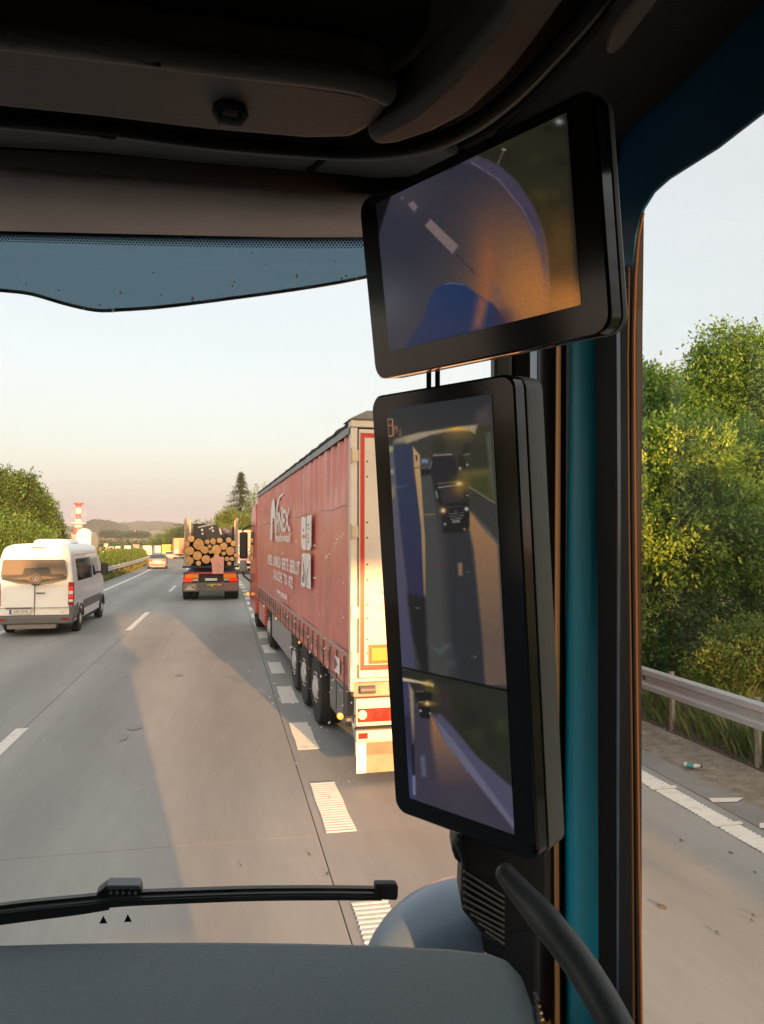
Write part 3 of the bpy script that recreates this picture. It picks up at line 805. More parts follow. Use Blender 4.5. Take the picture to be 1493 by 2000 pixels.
# roof: rail, folded tarp edge, roof sheet, front wall
def tarp_edge(u, v):
    y = TL * u; a = v * math.pi * 1.05
    k = .014 * math.sin(y * 9 + 3 * math.sin(y * 2.3)) + .012 * math.sin(y * 23)
    return (-.05 + .10 * (1 - math.cos(a)) * .5 + k * .4, y, 3.65 + .17 * math.sin(a * .55) + k * (1 if v > .3 else .3))
MB().grid(tarp_edge, 130, 6).build('tarp_edge', M_tarp, LT, smooth=70)
MB().tube([(-.012 + .006 * math.sin(i * 1.3), TL * i / 60, 3.785 + .008 * math.sin(i * 2.1)) for i in range(61)], .02, 6).build('rain_gutter', M_dark, LT)
MB().grid(lambda u, v: (.04 + (TW - .08) * v, TL * u, 3.83 + .03 * math.sin(v * math.pi) + .012 * math.sin(u * 120) * math.sin(v * 3.1)), 60, 8).build('roof_sheet', M_tarp, LT, smooth=60)
MB().span((.0, TL - .06, .95), (TW, TL, 3.82)).build('front_wall', M_cream, LT)
MB().span((TW - .03, .1, .95), (TW, TL - .07, 3.80)).build('right_curtain', M_red, LT)
MB().span((.03, .06, .92), (TW - .04, TL - .08, 1.02)).build('floor_deck', M_dark, LT)
# rear frame and doors (local rear plane y = 0)
MB().span((-.03, -.02, .96), (.045, .10, 3.72)).build('corner_post', M_cream, LT, bevel=.01)
MB().span((TW - .045, -.02, .96), (TW + .02, .10, 3.72)).build('corner_post', M_cream, LT, bevel=.01)
MB().span((-.03, -.03, 3.722), (TW + .02, .12, 3.80)).build('header_beam', M_cream, LT, bevel=.012)
hood = MB()
hood.prism([(-.06, -.06, 3.80), (TW + .05, -.06, 3.80), (TW - .1, -.05, 3.90), (.14, -.05, 3.90)], (0, .42, 0)); hood.build('tarp_hood', M_tarp, LT, bevel=.02)
for i, (a, b) in enumerate(((.055, 1.262), (1.268, TW - .05))):
    d = MB().span((a, -.045, 1.10), (b, -.005, 3.70)).build('door', M_cream, LT, bevel=.008)
    ex = [(a + .012, a + .058)] if i == 0 else [(b - .058, b - .012)]
    for (p, q) in ex: MB().span((p, -.0475, 1.18), (q, -.046, 3.66)).build('red_tape', M_tape, d)
    MB().span((a + .059 if i == 0 else a, -.0475, 3.61), (b if i == 0 else b - .059, -.046, 3.66)).build('red_tape', M_tape, d)
    MB().span((a + .059 if i == 0 else a, -.0475, 1.18), (b if i == 0 else b - .059, -.046, 1.235)).build('red_tape', M_tape, d)
    rv = MB()
    for z in (3.36, 3.20, 2.72, 2.70 - .14, 1.86, 1.72, 1.50, 1.36, 2.28, 2.12):
        for x in (a + .085, b - .09): rv.lathe([(.010, -.052), (.010, -.045), (.004, -.044)], (x, 0, z), 'y', 8)
    rv.build('rivets', M_dark, d, kind='stuff')
    MB().tube([(a + .36, -.075, 1.14), (a + .36, -.075, 3.68)], .013, 8).build('lock_bar', M_alu, d, smooth=60)
    px0 = a + .10 if i == 0 else b - .68
    pl = MB().span((px0, -.054, 1.245), (px0 + .58, -.047, 1.445)).build('marker_board', mat('orange_border', (0.70, 0.07, 0.006), 0.35), d)
    MB().span((px0 + .035, -.058, 1.28), (px0 + .545, -.0545, 1.41)).build('yellow_field', M_yellow, pl)
mb = MB()
for z in (3.42, 2.62, 1.78, 1.30):                                     # hinges on the left corner post
    mb.span((-.036, -.035, z - .06), (.05, -.022, z + .06)); mb.tube([(-.030, -.036, z - .08), (-.030, -.036, z + .08)], .012, 8)
mb.build('hinges', mat('hinge_steel', (0.45, 0.40, 0.33), .4, metal=.4), LT)
for z, c in ((1.98, 'H'), (1.83, 'G'), (1.66, 'V')):
    text_mesh(c, .075, M_printgrey, 'lettering', LT, (.300, -.0485, z), (math.pi / 2, 0, 0), ext=.0006)
# lower tail: buffer beam, lock cylinder, lamp box, under-run bar, mud flaps
MB().span((.0, -.03, .905), (TW, .10, 1.055)).build('tail_beam', mat('dusty_beam', (0.40, 0.33, 0.25), 0.6, var=.3, vscale=7), LT, bevel=.008)
MB().span((.0, -.045, 1.062), (TW, .09, 1.095)).build('door_sill', M_cream, LT, bevel=.006)
for x0 in (.06, TW - .24):
    MB().tube([(x0, -.075, .985), (x0 + .16, -.075, .985)], .042, 14).build('buffer', mat('buffer_grey', (0.10, 0.095, 0.10), .5), LT, smooth=50)
for sx in (0, 1):
    x0, x1 = (.03, .62) if sx == 0 else (TW - .62, TW - .03)
    MB().span((x0, -.03, .60), (x1, .10, .885)).build('lamp_box', M_cream, LT, bevel=.012)
    cl = MB().span((x0 + .015, -.052, .645), (x1 - .015, -.031, .785)).build('tail_lamp', M_lampred, LT, bevel=.01)
    lx = x0 + .06 if sx == 0 else x1 - .06
    MB().lathe([(.048, -.058), (.046, -.066), (.02, -.07)], (lx, 0, .725), 'y', 16).build('lit_bulb', M_lampon, cl, smooth=60)
    gl = MB()
    for k in range(4):
        gx = x0 + .17 + k * .095; gl.prism([(gx, -.0535, .66), (gx + .075, -.0535, .66), (gx + .06, -.0535, .74), (gx + .03, -.0535, .77), (gx + .012, -.0535, .73)], (0, -.004, 0))
    gl.build('lens_segments', M_lampdull, cl)
    MB().span((x0, -.02, .30), (x1 + .02 if sx == 0 else x1, .02, .44)).build('flap_carrier', M_cream, LT)
    fl = MB().span((x0 + .03, -.02, .115), (x1, -.005, .435)).build('mud_flap', M_flap, LT, bevel=.004)
    MB().span((x0 + .035, -.026, .12), (x0 + .105, -.0215, .43)).build('white_stripe', M_print, fl)
    MB().span((x0 + .005, -.03, .12), (x0 + .027, -.008, .43)).build('white_edge', M_print, fl)
MB().span((.03, -.04, .445), (TW - .03, .05, .555)).build('underrun_bar', M_cream, LT, bevel=.014)
for x0 in (.05, TW - .15): MB().span((x0, -.047, .475), (x0 + .10, -.041, .535)).build('reflector', M_lampdull, LT, bevel=.002)
mb = MB(); mb.tube([(.03, .02, .70), (-.06, -.0, .70), (-.13, -.03, .72)], .012, 8); arm = mb.build('marker_arm', M_black, LT, smooth=60)
MB().lathe([(.005, -.05), (.03, -.045), (.034, -.01), (.03, .02), (.005, .03)], (-.14, -.02, .72), 'y', 12).build('marker_lamp', M_lampamb, arm, smooth=60)
for yy in (4.2, 7.9, 10.9): MB().span((-.03, yy, .90), (-.008, yy + .07, .935)).build('side_marker', M_lampamb, LT, bevel=.004)
# wheels, guards, boxes
for yw in (2.72, 3.93, 5.16):
    wheel(LT, (.19, yw, .50), .50, .36, -1); wheel(LT, (TW - .21, yw, .50), .50, .36, 1)
    MB().span((.35, yw - .06, .44), (TW - .35, yw + .06, .56)).build('axle', M_dark, LT)
MB().span((.85, .2, .62), (.98, TL - .3, .90)).build('chassis_beam', M_dark, LT); MB().span((TW - .98, .2, .62), (TW - .85, TL - .3, .90)).build('chassis_beam', M_dark, LT)
MB().span((.05, 5.95, .36), (.075, 9.55, .905)).build('side_guard', M_alu, LT, bevel=.008)
MB().span((.08, 6.1, .40), (.50, 9.4, .90)).build('pallet_box', M_dark, LT)
tb = MB().span((.06, .72, .42), (.55, 1.78, .89)).build('tool_box', M_grey, LT, bevel=.02)
MB().span((.046, .80, .50), (.058, 1.22, .82)).build('box_door', mat('tool_box_door', (0.18, 0.18, 0.18), .5), tb, bevel=.006)
MB().span((.046, 1.30, .50), (.058, 1.70, .82)).build('box_door', mat('tool_box_door', (0.18, 0.18, 0.18), .5), tb, bevel=.006)
MB().span((.04, .80, .86), (.056, 1.7, .905)).build('lid', mat('tool_box_lid', (0.30, 0.30, 0.30), .5), tb, bevel=.004)
MB().tube([(.06, .35, .62), (.06, .12, .45), (.06, .08, .26)], .02, 8).build('guard_tube', M_alu, LT, smooth=60)
# lettering and pictograms on the curtain.  u: forward along the side (m), z: height
def on_side(px, py):
    """local (y, z) on the curtain plane for a pixel."""
    n = Vector((math.cos(YAWT), math.sin(YAWT), 0)); p = on_plane(px, py, LT.location - n * .03, n)
    d = p - LT.location
    return d.dot(Vector((-math.sin(YAWT), math.cos(YAWT), 0))), p.z
def decal(poly, name, m, lift=.045, parent=None):
    mb = MB(); mb.prism([(-lift, *on_side(px, py)) for px, py in poly], (-.0015, 0, 0)); return mb.build(name, m, parent or cur)
Z1 = lambda zx, zy: (510 + zx / 8.294, 940 + zy / 8.294)
def zd(poly, name, m, lift=.045, parent=None): return decal([Z1(*p) for p in poly], name, m, lift, parent)
zd([(163, 980), (175, 500), (190, 330), (215, 275), (235, 330), (248, 520), (252, 960), (240, 920), (232, 620), (215, 570), (200, 620), (190, 930)], 'emblem', M_print)
zd([(255, 500), (275, 330), (310, 240), (375, 190), (385, 210), (330, 260), (300, 330), (280, 480)], 'emblem', M_print)
zd([(340, 430), (375, 410), (378, 450), (342, 465)], 'emblem', M_print)
def curtain_text(txt, zbox, m=M_print, lift=.047):
    (a, b), (c, d) = Z1(zbox[0], zbox[1]), Z1(zbox[2], zbox[3])   # centre-left / centre-right with height
    y0, z0 = on_side(a, b); y1, z1 = on_side(c, d); h = zbox[4]
    o = text_mesh(txt, h * 1.35, m, 'lettering', cur, (-lift, (y0 + y1) / 2, (z0 + z1) / 2), (math.pi / 2, 0, -math.pi / 2), ext=.0006, bold=.022)
    w = max(v.co.x for v in o.data.vertices) - min(v.co.x for v in o.data.vertices)
    o.scale = (abs(y1 - y0) / w, 1, 1)
    return o
curtain_text('PNEX.', (262, 680, 488, 640, .42))
curtain_text('stehovani', (262, 930, 490, 905, .17))
curtain_text('HUBE  LOMBUD  BERTE  BERLUT', (125, 1300, 645, 1385, .22))
curtain_text('D-LUCHE  TO  072', (218, 1525, 530, 1640, .20))
curtain_text('www.pnexa.de', (272, 1780, 440, 1865, .13))
for poly in ([(670, 590), (700, 572), (735, 575), (746, 610), (748, 1115), (700, 1115), (678, 1080), (670, 1020)],
             [(757, 600), (775, 560), (838, 540), (832, 1060), (812, 1115), (757, 1118)],
             [(680, 1190), (695, 1165), (742, 1170), (735, 1700), (725, 1715), (668, 1690)],
             [(748, 1170), (805, 1172), (823, 1200), (824, 1748), (770, 1730), (745, 1690)]):
    zd(poly, 'pictogram_board', M_print)
for poly in ([(690, 1220), (715, 1350), (728, 1500), (718, 1640), (690, 1640), (684, 1570), (708, 1490), (702, 1360)], [(806, 1270), (812, 1290), (780, 1480), (768, 1560), (775, 1690), (765, 1690), (758, 1560), (772, 1450), (800, 1350)],
             [(775, 695), (800, 690), (800, 715), (775, 720)], [(785, 755), (808, 750), (800, 785), (790, 785)], [(698, 770), (712, 765), (712, 810), (698, 812)], [(780, 965), (800, 960), (800, 990), (780, 995)]):
    zd(poly, 'pictogram', M_printgrey, .049)
for poly in ([(690, 870), (738, 870), (738, 918), (690, 920)], [(776, 850), (796, 850), (796, 880), (776, 880)], [(778, 900), (796, 898), (796, 935), (778, 937)]):
    zd(poly, 'pictogram', mat('amber_print', (0.75, 0.30, 0.08), .5), .049)

# tractor of the red lorry
TR = thing('red_tractor', 'red lorry tractor with black mirrors pulling the curtain-sided trailer', 'lorry', (rear.x, rear.y, 0), YAWT)
prof = [(13.75, 1.0), (13.75, 3.1), (14.2, 3.55), (15.4, 3.5), (15.9, 3.0), (16.15, 2.2), (16.2, 1.0), (16.15, .45), (13.75, .45)]
mb = MB(); mb.prism([(-.02, y, z) for y, z in prof], (2.5, 0, 0)); mb.build('cab', M_redpaint, TR, bevel=.06, seg=3)
MB().span((-.032, 14.6, 1.9), (-.022, 15.75, 2.75)).build('side_window', M_wink, TR)
MB().span((.02, 11.25, .38), (.40, 13.1, 1.02)).build('side_fairing', M_redpaint, TR, bevel=.05)
MB().span((2.1, 11.25, .38), (2.48, 13.1, 1.02)).build('side_fairing', M_redpaint, TR, bevel=.05)
MB().span((.9, 9.3, .55), (1.05, 14.2, .85)).build('chassis_beam', M_dark, TR); MB().span((1.5, 9.3, .55), (1.65, 14.2, .85)).build('chassis_beam', M_dark, TR)
for yw in (10.25, 14.6):
    wheel(TR, (.24, yw, .50), .50, .40, -1); wheel(TR, (2.26, yw, .50), .50, .40, 1)
MB().span((-.03, 13.76, .36), (.3, 14.05, .46)).build('step', M_dark, TR)
def mirror(x0, s):
    m_ = MB().span((x0 - s * .10, 15.55, 1.95), (x0 - s * .34, 15.75, 2.75)).build('mirror', M_blk, TR, bevel=.05, seg=3)
    MB().span((x0 - s * .12, 15.54, 1.55), (x0 - s * .34, 15.74, 1.90)).build('wide_mirror', mat('mirror_shell_grey', (.28, .28, .28), .4), TR, bevel=.05, seg=3)
    q = MB(); q.tube([(x0, 15.6, 2.95), (x0 - s * .2, 15.65, 2.86), (x0 - s * .26, 15.65, 2.76)], .025, 8); q.tube([(x0, 15.5, 1.25), (x0 - s * .2, 15.62, 1.42), (x0 - s * .25, 15.65, 1.56)], .03, 8)
    q.build('mirror_arm', M_blk, TR, smooth=60)
mirror(-.03, 1); mirror(2.49, -1)
MB().lathe([(.01, -.05), (.05, -.04), (.055, 0), (.05, .03), (.01, .04)], (-.10, 15.9, .86), 'y', 12).build('marker_lamp', M_lampamb, TR, smooth=60)
MB().span((.05, 13.8, 3.5), (2.4, 15.2, 3.62)).build('roof_spoiler', M_redpaint, TR, bevel=.05)

# ------------------------------------------------------------------ white passenger van
def van_hw(z): return float(np.interp(z, [.35, .55, .95, 1.30, 1.75, 2.10, 2.30, 2.38, 2.43], [.93, .965, .975, .965, .915, .865, .81, .74, .60]))
def van_rear(z): return float(np.interp(z, [.35, .8, 1.25, 1.9, 2.2, 2.36, 2.43], [.06, .03, .02, .07, .12, .20, .34]))
VAN = thing('passenger_van', 'white high-roofed passenger van with dark rear window in the left lane', 'van', (-4.93 + 0, 21.75, road_z(22)))
zs = [.35, .45, .62, .95, 1.30, 1.75, 2.10, 2.22, 2.30, 2.36, 2.40, 2.43]
def van_section(f, ztop=9, inset=0.0, y=None):
    L_ = []
    for z in zs:
        zz = .35 + (min(z, ztop) - .35) if True else z
        L_.append((van_hw(z) - inset, f(z) if y is None else y, min(z, ztop)))
    top = [(0, L_[-1][1] + (0 if y is not None else .02), min(2.455, ztop + .01))]
    right = L_; left = [(-p[0], p[1], p[2]) for p in reversed(L_)]
    return right + top + left
secs = [van_section(lambda z: van_rear(z) + .015, inset=.05), van_section(lambda z: van_rear(z) + .05), van_section(None, y=.5), van_section(None, y=1.5), van_section(None, y=3.4), van_section(None, y=4.2),
        van_section(None, ztop=2.36, y=4.5), van_section(None, ztop=1.95, y=4.95), van_section(None, ztop=1.45, y=5.35, inset=.04), van_section(None, ztop=1.2, y=5.75, inset=.08), van_section(None, ztop=.9, y=5.95, inset=.15)]
MB().loft(secs).build('body', M_white, VAN, smooth=32)
def rear_patch(name, poly, m, lift, parent=VAN, thick=.006):
    mb = MB(); mb.prism([(x, van_rear(z) - lift, z) for x, z in poly], (0, -thick, 0)); return mb.build(name, m, parent)
def vz(zx, zy):                             # pixel of the van close-up -> local (x, z) on the rear
    px, py = zx / 6.786, 1040 + zy / 6.786
    p = on_y(px, py, 21.78); return (p.x - VAN.location.x, p.z - VAN.location.z)
def vpoly(pts): return [vz(*p) for p in pts]
rw = rear_patch('rear_window', [(-.83, 1.60), (-.80, 1.98), (-.77, 2.02), (.72, 2.02), (.76, 1.98), (.82, 1.62), (.80, 1.50), (.42, 1.40), (0, 1.385), (-.42, 1.40), (-.80, 1.50)], M_wink, .022)
rear_patch('see_through_light', [(-.80, 1.63), (-.78, 1.96), (-.74, 2.0), (.70, 2.0), (.74, 1.96), (.79, 1.64)], mat('see_through_light', (.12, .10, .075), .6), .0285, rw, .0005)  # tan patch painted for daylight seen through the van
rear_patch('seat_backs', [(-.80, 1.56), (-.55, 1.62), (-.30, 1.62), (-.26, 1.80), (.35, 1.82), (.42, 1.64), (.70, 1.64), (.80, 1.58), (.78, 1.505), (0, 1.40), (-.78, 1.505)], mat('seat_silhouette', (.02, .028, .032), .6), .030, rw, .001)
rear_patch('door_trim', [(-.58, 1.53), (-.2, 1.56), (-.06, 1.63), (.1, 1.6), (.62, 1.54), (.2, 1.51), (.12, 1.42), (-.1, 1.42), (-.2, 1.5)], mat('tan_trim', (.12, .085, .06), .6), .0325, rw, .001)
bg_ = MB(); bg_.lathe([(.165, -.034 + van_rear(1.5)), (.165, -.028 + van_rear(1.5))], (.03, 0, 1.50), 'y', 24); bg_.build('badge_disc', mat('badge_base', (.05, .045, .045), .4), rw)
em = MB(); yb = van_rear(1.5) - .038
ring = [(.03 + .075 * math.cos(a), yb, 1.50 + .075 * math.sin(a)) for a in np.linspace(0, 2 * math.pi, 25)]; em.tube(ring, .008, 6, caps=False)
for k in range(3):
    a = math.pi / 2 + k * 2 * math.pi / 3; ca, sa = math.cos(a), math.sin(a)
    em.prism([(.03 + .072 * ca, yb, 1.50 + .072 * sa), (.03 + .014 * math.cos(a + 1.05), yb, 1.5 + .014 * math.sin(a + 1.05)), (.03 + .014 * math.cos(a - 1.05), yb, 1.5 + .014 * math.sin(a - 1.05))], (0, -.006, 0))
em.build('emblem', M_chrome, rw)
MB().span((-.006, van_rear(1.0) - .004, .50), (.006, van_rear(1.0) + .05, 1.37)).build('door_gap', M_grey, VAN)
MB().span((-.88, van_rear(.9) - .006, .745), (.88, van_rear(.9) + .05, .757)).build('crease', mat('panel_gap', (.30, .30, .30), .6), VAN)
for s in (-1, 1):
    x = s * .905
    tl = MB().span((x - .065, .012, .80), (x + .075, .12, 1.42)).build('tail_lamp', M_lampdull, VAN, bevel=.02)
    MB().span((x - .05, .004, 1.10), (x + .06, .011, 1.19)).build('clear_segment', M_lampwhite, tl); MB().span((x - .05, .004, .90), (x + .06, .011, .96)).build('clear_segment', M_lampwhite, tl)
    MB().span((x - .05, .004, 1.0), (x + .06, .0105, 1.07)).build('amber_segment', M_lampred, tl); MB().span((x - .05, .004, 1.22), (x + .06, .0105, 1.30)).build('amber_segment', M_lampred, tl)
    MB().span((s * .70, -.075, .425), (s * .90, -.06, .485)).build('reflector', M_lampdull, VAN, bevel=.008)
mb = MB(); mb.loft([[(x, y, z) for (y, z) in ((-.06, .33), (-.065, .52), (-.02, .56), (.2, .56), (.2, .33))] for x in (-.97, -.6, 0, .6, .97)]); mb.build('rear_bumper', M_grey, VAN, bevel=.03)
MB().span((-.66, .0, .20), (.55, .3, .33)).build('exhaust_valance', mat('underbody_grey', (.22, .22, .21), .5), VAN, bevel=.02)
MB().span((.86, .05, .42), (.985, .55, .80)).build('bumper_corner', M_grey, VAN, bevel=.03); MB().span((-.985, .05, .42), (-.86, .55, .80)).build('bumper_corner', M_grey, VAN, bevel=.03)
for (y0, y1) in ((.56, .70), (1.55, 4.55)):
    for s in (-1, 1): MB().span((s * .955, y0, .60), (s * .992, y1, .84)).build('side_moulding', M_grey, VAN, bevel=.012)
pl = MB().span((-.60, -.012, .60), (.04 - .12, .008, .72)).build('number_plate', M_plate, VAN, bevel=.003)
text_mesh('4AE 2078', .105, mat('plate_ink', (.08, .08, .09), .6), 'lettering', pl, (-.32, -.014, .66), (math.pi / 2, 0, 0), ext=.0006, sx=.85)
MB().span((-.60, -.0135, .60), (-.545, -.0125, .72)).build('blue_band', mat('plate_blue', (.03, .08, .45), .4), pl)
MB().span((-.70, -.02, .735), (.0 - .06, .02, .77)).build('plate_light', M_grey, VAN, bevel=.004)
MB().span((.045, -.02, 1.125), (.27, .02, 1.155)).build('door_handle', M_blk, VAN, bevel=.006)
MB().span((-.14, van_rear(2.34) - .03, 2.325), (.22, van_rear(2.34), 2.35)).build('third_brake_lamp', mat('smoked_red', (.12, .03, .03), .3), VAN, bevel=.004)
text_mesh('316', .05, M_grey, 'lettering', VAN, (.70, -.0, .625), (math.pi / 2, 0, 0), ext=.001)
def side_patch(name, y0, y1, z0, z1, m, s=1, lift=.008, parent=VAN, slant=0.0):
    mb = MB(); mb.grid(lambda u, v: (s * (van_hw(z0 + (z1 - z0) * v) + lift), y0 + (y1 - y0) * u + slant * v, z0 + (z1 - z0) * v), 6, 6); return mb.build(name, m, parent)
for s in (-1, 1):
    side_patch('side_window', .75, 3.05, 1.42, 2.02, M_wink, s, .010); side_patch('cab_window', 3.30, 4.35, 1.45, 1.98, M_wink, s, .010, slant=-.05)
    side_patch('roof_seam', .4, 4.2, 2.12, 2.14, mat('panel_gap', (.30, .30, .30), .6), s, .004)
    side_patch('door_seam', 3.16, 3.175, .6, 2.05, mat('panel_gap', (.30, .30, .30), .6), s, .004)
    a = MB(); a.tube([(s * .93, 4.25, 1.52), (s * 1.08, 4.22, 1.52)], .03, 8); m_ = a.build('mirror_arm', M_blk, VAN)
    MB().span((s * 1.04, 4.14, 1.42), (s * 1.25, 4.30, 1.80)).build('mirror', M_blk, VAN, bevel=.05, seg=3)
    for yw in (1.15, 4.95): wheel(VAN, (s * .86, yw, .345), .345, .22, s)
    for yw in (1.15, 4.95):
        ar = MB(); ar.tube([(s * .965, yw + .41 * math.cos(a_), .345 + .41 * math.sin(a_)) for a_ in np.linspace(.15, math.pi - .15, 14)], .035, 6); ar.build('wheel_arch', M_blk, VAN)
hump = MB(); hump.loft([[(x * w, y, 2.435 + h) for x, h in ((-.56, 0), (-.50, .10), (-.40, .13), (.40, .13), (.50, .10), (.56, 0))] for y, w in ((2.0, .80), (2.12, .97), (3.1, 1), (3.35, .85))]); hump.build('roof_unit', M_white, VAN, bevel=.02)
MB().span((-.85, .35, .22), (.85, 5.6, .40)).build('underbody', M_dark, VAN)

# ------------------------------------------------------------------ saloon cars
def saloon(name, label, x, y, col, W=1.78, group='cars in the left lane'):
    t = thing(name, label, 'car', (x, y, road_z(y)), road_heading(y), group)
    m = mat(name + label[:6], col, .38, metal=.1, coat=.3)
    hw = W / 2
    side = [(0.0, .34, .80), (0.02, .62, .92), (.05, .93, .90)]
    secs = []
    # y, zbelt, ztop, half width at belt, half width at top
    for (yy, zb, zt, wb, wt) in ((0, .80, .82, .84, .80), (.06, .97, .99, .92, .86), (.55, .98, 1.02, .98, .90), (1.05, .96, 1.30, 1.0, .72), (1.45, .95, 1.42, 1.0, .66), (2.3, .94, 1.44, 1.0, .66), (2.9, .93, 1.30, 1.0, .70), (3.35, .92, .98, .99, .86), (4.3, .80, .84, .94, .80), (4.55, .62, .66, .82, .7)):
        pts = [(hw * .90 * wb, yy, .22), (hw * wb * .99, yy, .45), (hw * wb, yy, .68), (hw * wb * .985, yy, zb), (hw * (wt + .06) , yy, zb + (zt - zb) * .45), (hw * wt, yy, zt - .02 - .04 * (zt - zb)), (hw * wt * .6, yy, zt)]
        secs.append(pts + [(-p[0], p[1], p[2]) for p in reversed(pts)])
    MB().loft(secs).build('body', m, t, smooth=38)
    mb = MB(); mb.prism([(-hw * .80, .58, 1.03), (hw * .80, .58, 1.03), (hw * .62, 1.08, 1.33), (-hw * .62, 1.08, 1.33)], (0, -.012, .015)); mb.build('rear_window', M_wink, t)
    for s in (-1, 1):
        mb = MB(); mb.prism([(s * hw * .985, .85, .99), (s * hw * .985, 3.1, .97), (s * hw * .70, 2.75, 1.30), (s * hw * .69, 1.25, 1.35)], (s * .012, 0, .004)); mb.build('side_window', M_wink, t)
        lamp(t, 'tail_lamp', (s * hw * .52, -.03, .72), (s * hw * .93, .12, .90), M_lampred, .02)
        for yw in (.95, 3.65): wheel(t, (s * hw * .86, yw, .315), .315, .20, s)
        MB().span((s * hw * .97, 2.85, .93), (s * hw * 1.16, 3.0, 1.06)).build('mirror', m, t, bevel=.03)
    MB().span((-hw * .93, -.05, .30), (hw * .93, .12, .52)).build('rear_bumper', M_grey, t, bevel=.03)
    MB().span((-.26, -.02, .60), (.26, .01, .71)).build('number_plate', M_plate, t)
    MB().span((-hw * .85, .3, .16), (hw * .85, 4.3, .3)).build('underbody', M_dark, t)
    return t
saloon('saloon_car', 'silver saloon car in the left lane ahead of the van', xat(308, 76), 76, (0.14, 0.165, 0.20))
saloon('saloon_car', 'reddish saloon car behind the yellow truck in the left lane', xat(332, 150), 150, (0.45, 0.22, 0.18))

# ------------------------------------------------------------------ timber truck ahead in our lane
LGY = 33.4
LG = thing('timber_truck', 'timber truck with orange reflectors carrying logs ahead in our lane', 'truck', (on_y(413, 1052, LGY).x, LGY, road_z(LGY)), road_heading(LGY))
def lz(zx, zy): return ((zx - 602) / 382.0, (1588 - zy) / 382.0)
def lbox(name, a, b, y0, y1, m, bevel=.01, parent=None):
    (x0, z0), (x1, z1) = lz(*a), lz(*b); return MB().span((x0, y0, z0), (x1, y1, z1)).build(name, m, parent or LG, bevel=bevel)
M_brown = mat('dirty_bumper', (.16, .13, .11), .6, var=.35, vscale=5)
lbox('rear_bumper', (150, 1295), (1048, 1445), -.02, .15, M_brown, .02)
lbox('bumper_panel', (175, 1310), (390, 1425), -.035, -.022, mat('bumper_panel_mat', (.20, .15, .13), .6), .004); lbox('bumper_panel', (815, 1310), (1035, 1420), -.035, -.022, mat('bumper_panel_red', (.24, .12, .11), .6), .004)
lbox('tail_beam', (165, 1135), (1030, 1290), .16, .42, M_dark, .02)
lbox('red_beam', (240, 1128), (1000, 1160), -.02, .15, mat('beam_red', (.40, .04, .05), .4), .006)
for a, b in (((190, 1160), (408, 1225)), ((800, 1160), (1008, 1225))): lbox('reflector_board', a, b, -.03, .03, mat('orange_board', (.90, .22, .01), .3), .004)  # plain orange reflector colour, no glow of its own
for a, b in (((170, 1228), (312, 1285)), ((885, 1228), (1025, 1282))): lbox('tail_lamp', a, b, -.03, .05, M_lampred, .01)
for a, b in (((315, 1235), (405, 1275)), ((805, 1235), (882, 1270))): lbox('reversing_lamp', a, b, -.028, .05, mat('dusty_lens', (.5, .4, .32), .3), .01)
p_ = lbox('number_plate', (510, 1232), (698, 1272), .12, .155, M_plate, .003)
for k, (a, b, c) in enumerate((((545, 1345), (580, 1325), 0), ((590, 1335), (690, 1320), 0), ((600, 1360), (640, 1330), 0), ((700, 1350), (770, 1320), 1))):
    lbox('painted_mark', a, b, -.026, -.021, mat('yellow_mark', (.50, .50, .08), .5) if c == 0 else mat('orange_mark', (.75, .25, .04), .5), .0)
text_mesh('JJEMEX', .075, mat('dull_letters', (.30, .25, .2), .6), 'lettering', LG, ((560 - 602) / 382, -.023, (1588 - 1402) / 382), (math.pi / 2, 0, 0), ext=.0006)
for poly in ([(190, 1415), (250, 1350), (300, 1370), (330, 1400), (380, 1415)], [(195, 1340), (290, 1335), (370, 1325), (340, 1350), (250, 1345)], [(340, 1365), (360, 1360), (365, 1380), (345, 1385)]):
    mb = MB(); mb.prism([(lz(*q)[0], -.0375, lz(*q)[1]) for q in poly], (0, -.002, 0)); mb.build('painted_mark', mat('pale_mark', (.55, .45, .40), .6), LG)
# stanchions and cross bars
for (zx0, zx1, zt, zb) in ((160, 215, 250, 1050), (985, 1040, 245, 1045)):
    x0, z1 = lz(zx0, zt); x1, z0 = lz(zx1, zb)
    for yy in (.12, 2.6, 5.1):
        MB().span((x0 + .03, yy, z0), (x1 - .02, yy + .10, z1)).build('stanchion', mat('stanchion_steel', (.48, .36, .27), .5, var=.35, vscale=6), LG, bevel=.012)
lbox('cross_bar', (150, 1030), (1050, 1062), .10, .26, M_dark, .01)
MB().span((-1.1, .2, .95), (1.1, 8.2, 1.15)).build('load_bed', M_dark, LG, bevel=.02)
MB().span((-.45, .3, .55), (.45, 8.5, .95)).build('chassis_frame', M_dark, LG)
for s, xs_ in ((-1, (-1.03, -.70)), (1, (.72, 1.02))):
    for x in xs_:
        for yw in (1.0, 2.3): wheel(LG, (x, yw, .48), .48, .31, s)
MB().span((-1.05, 5.75, 1.15), (1.05, 5.85, 3.2)).build('gap_backing', M_dark, LG)  # dark sheet added behind the logs to keep their gaps black
MB().span((-1.15, 8.6, .6), (1.15, 10.6, 3.0)).build('cab', M_white, LG, bevel=.08)
# hanging board
mb = MB(); mb.prism([(lz(*q)[0], -.06, lz(*q)[1]) for q in [(580, 925), (640, 885), (795, 880), (808, 905), (800, 1155), (625, 1158), (612, 985)]], (0, .025, 0)); brd = mb.build('warning_board', mat('pink_board', (.72, .32, .24), .5), LG)
for q in ([(700, 985), (715, 975), (768, 1065), (758, 1072)], [(668, 1020), (676, 1016), (735, 1110), (728, 1120)]):
    mb = MB(); mb.prism([(lz(*p)[0], -.063, lz(*p)[1]) for p in q], (0, .002, 0)); mb.build('slash_mark', M_printgrey, brd)
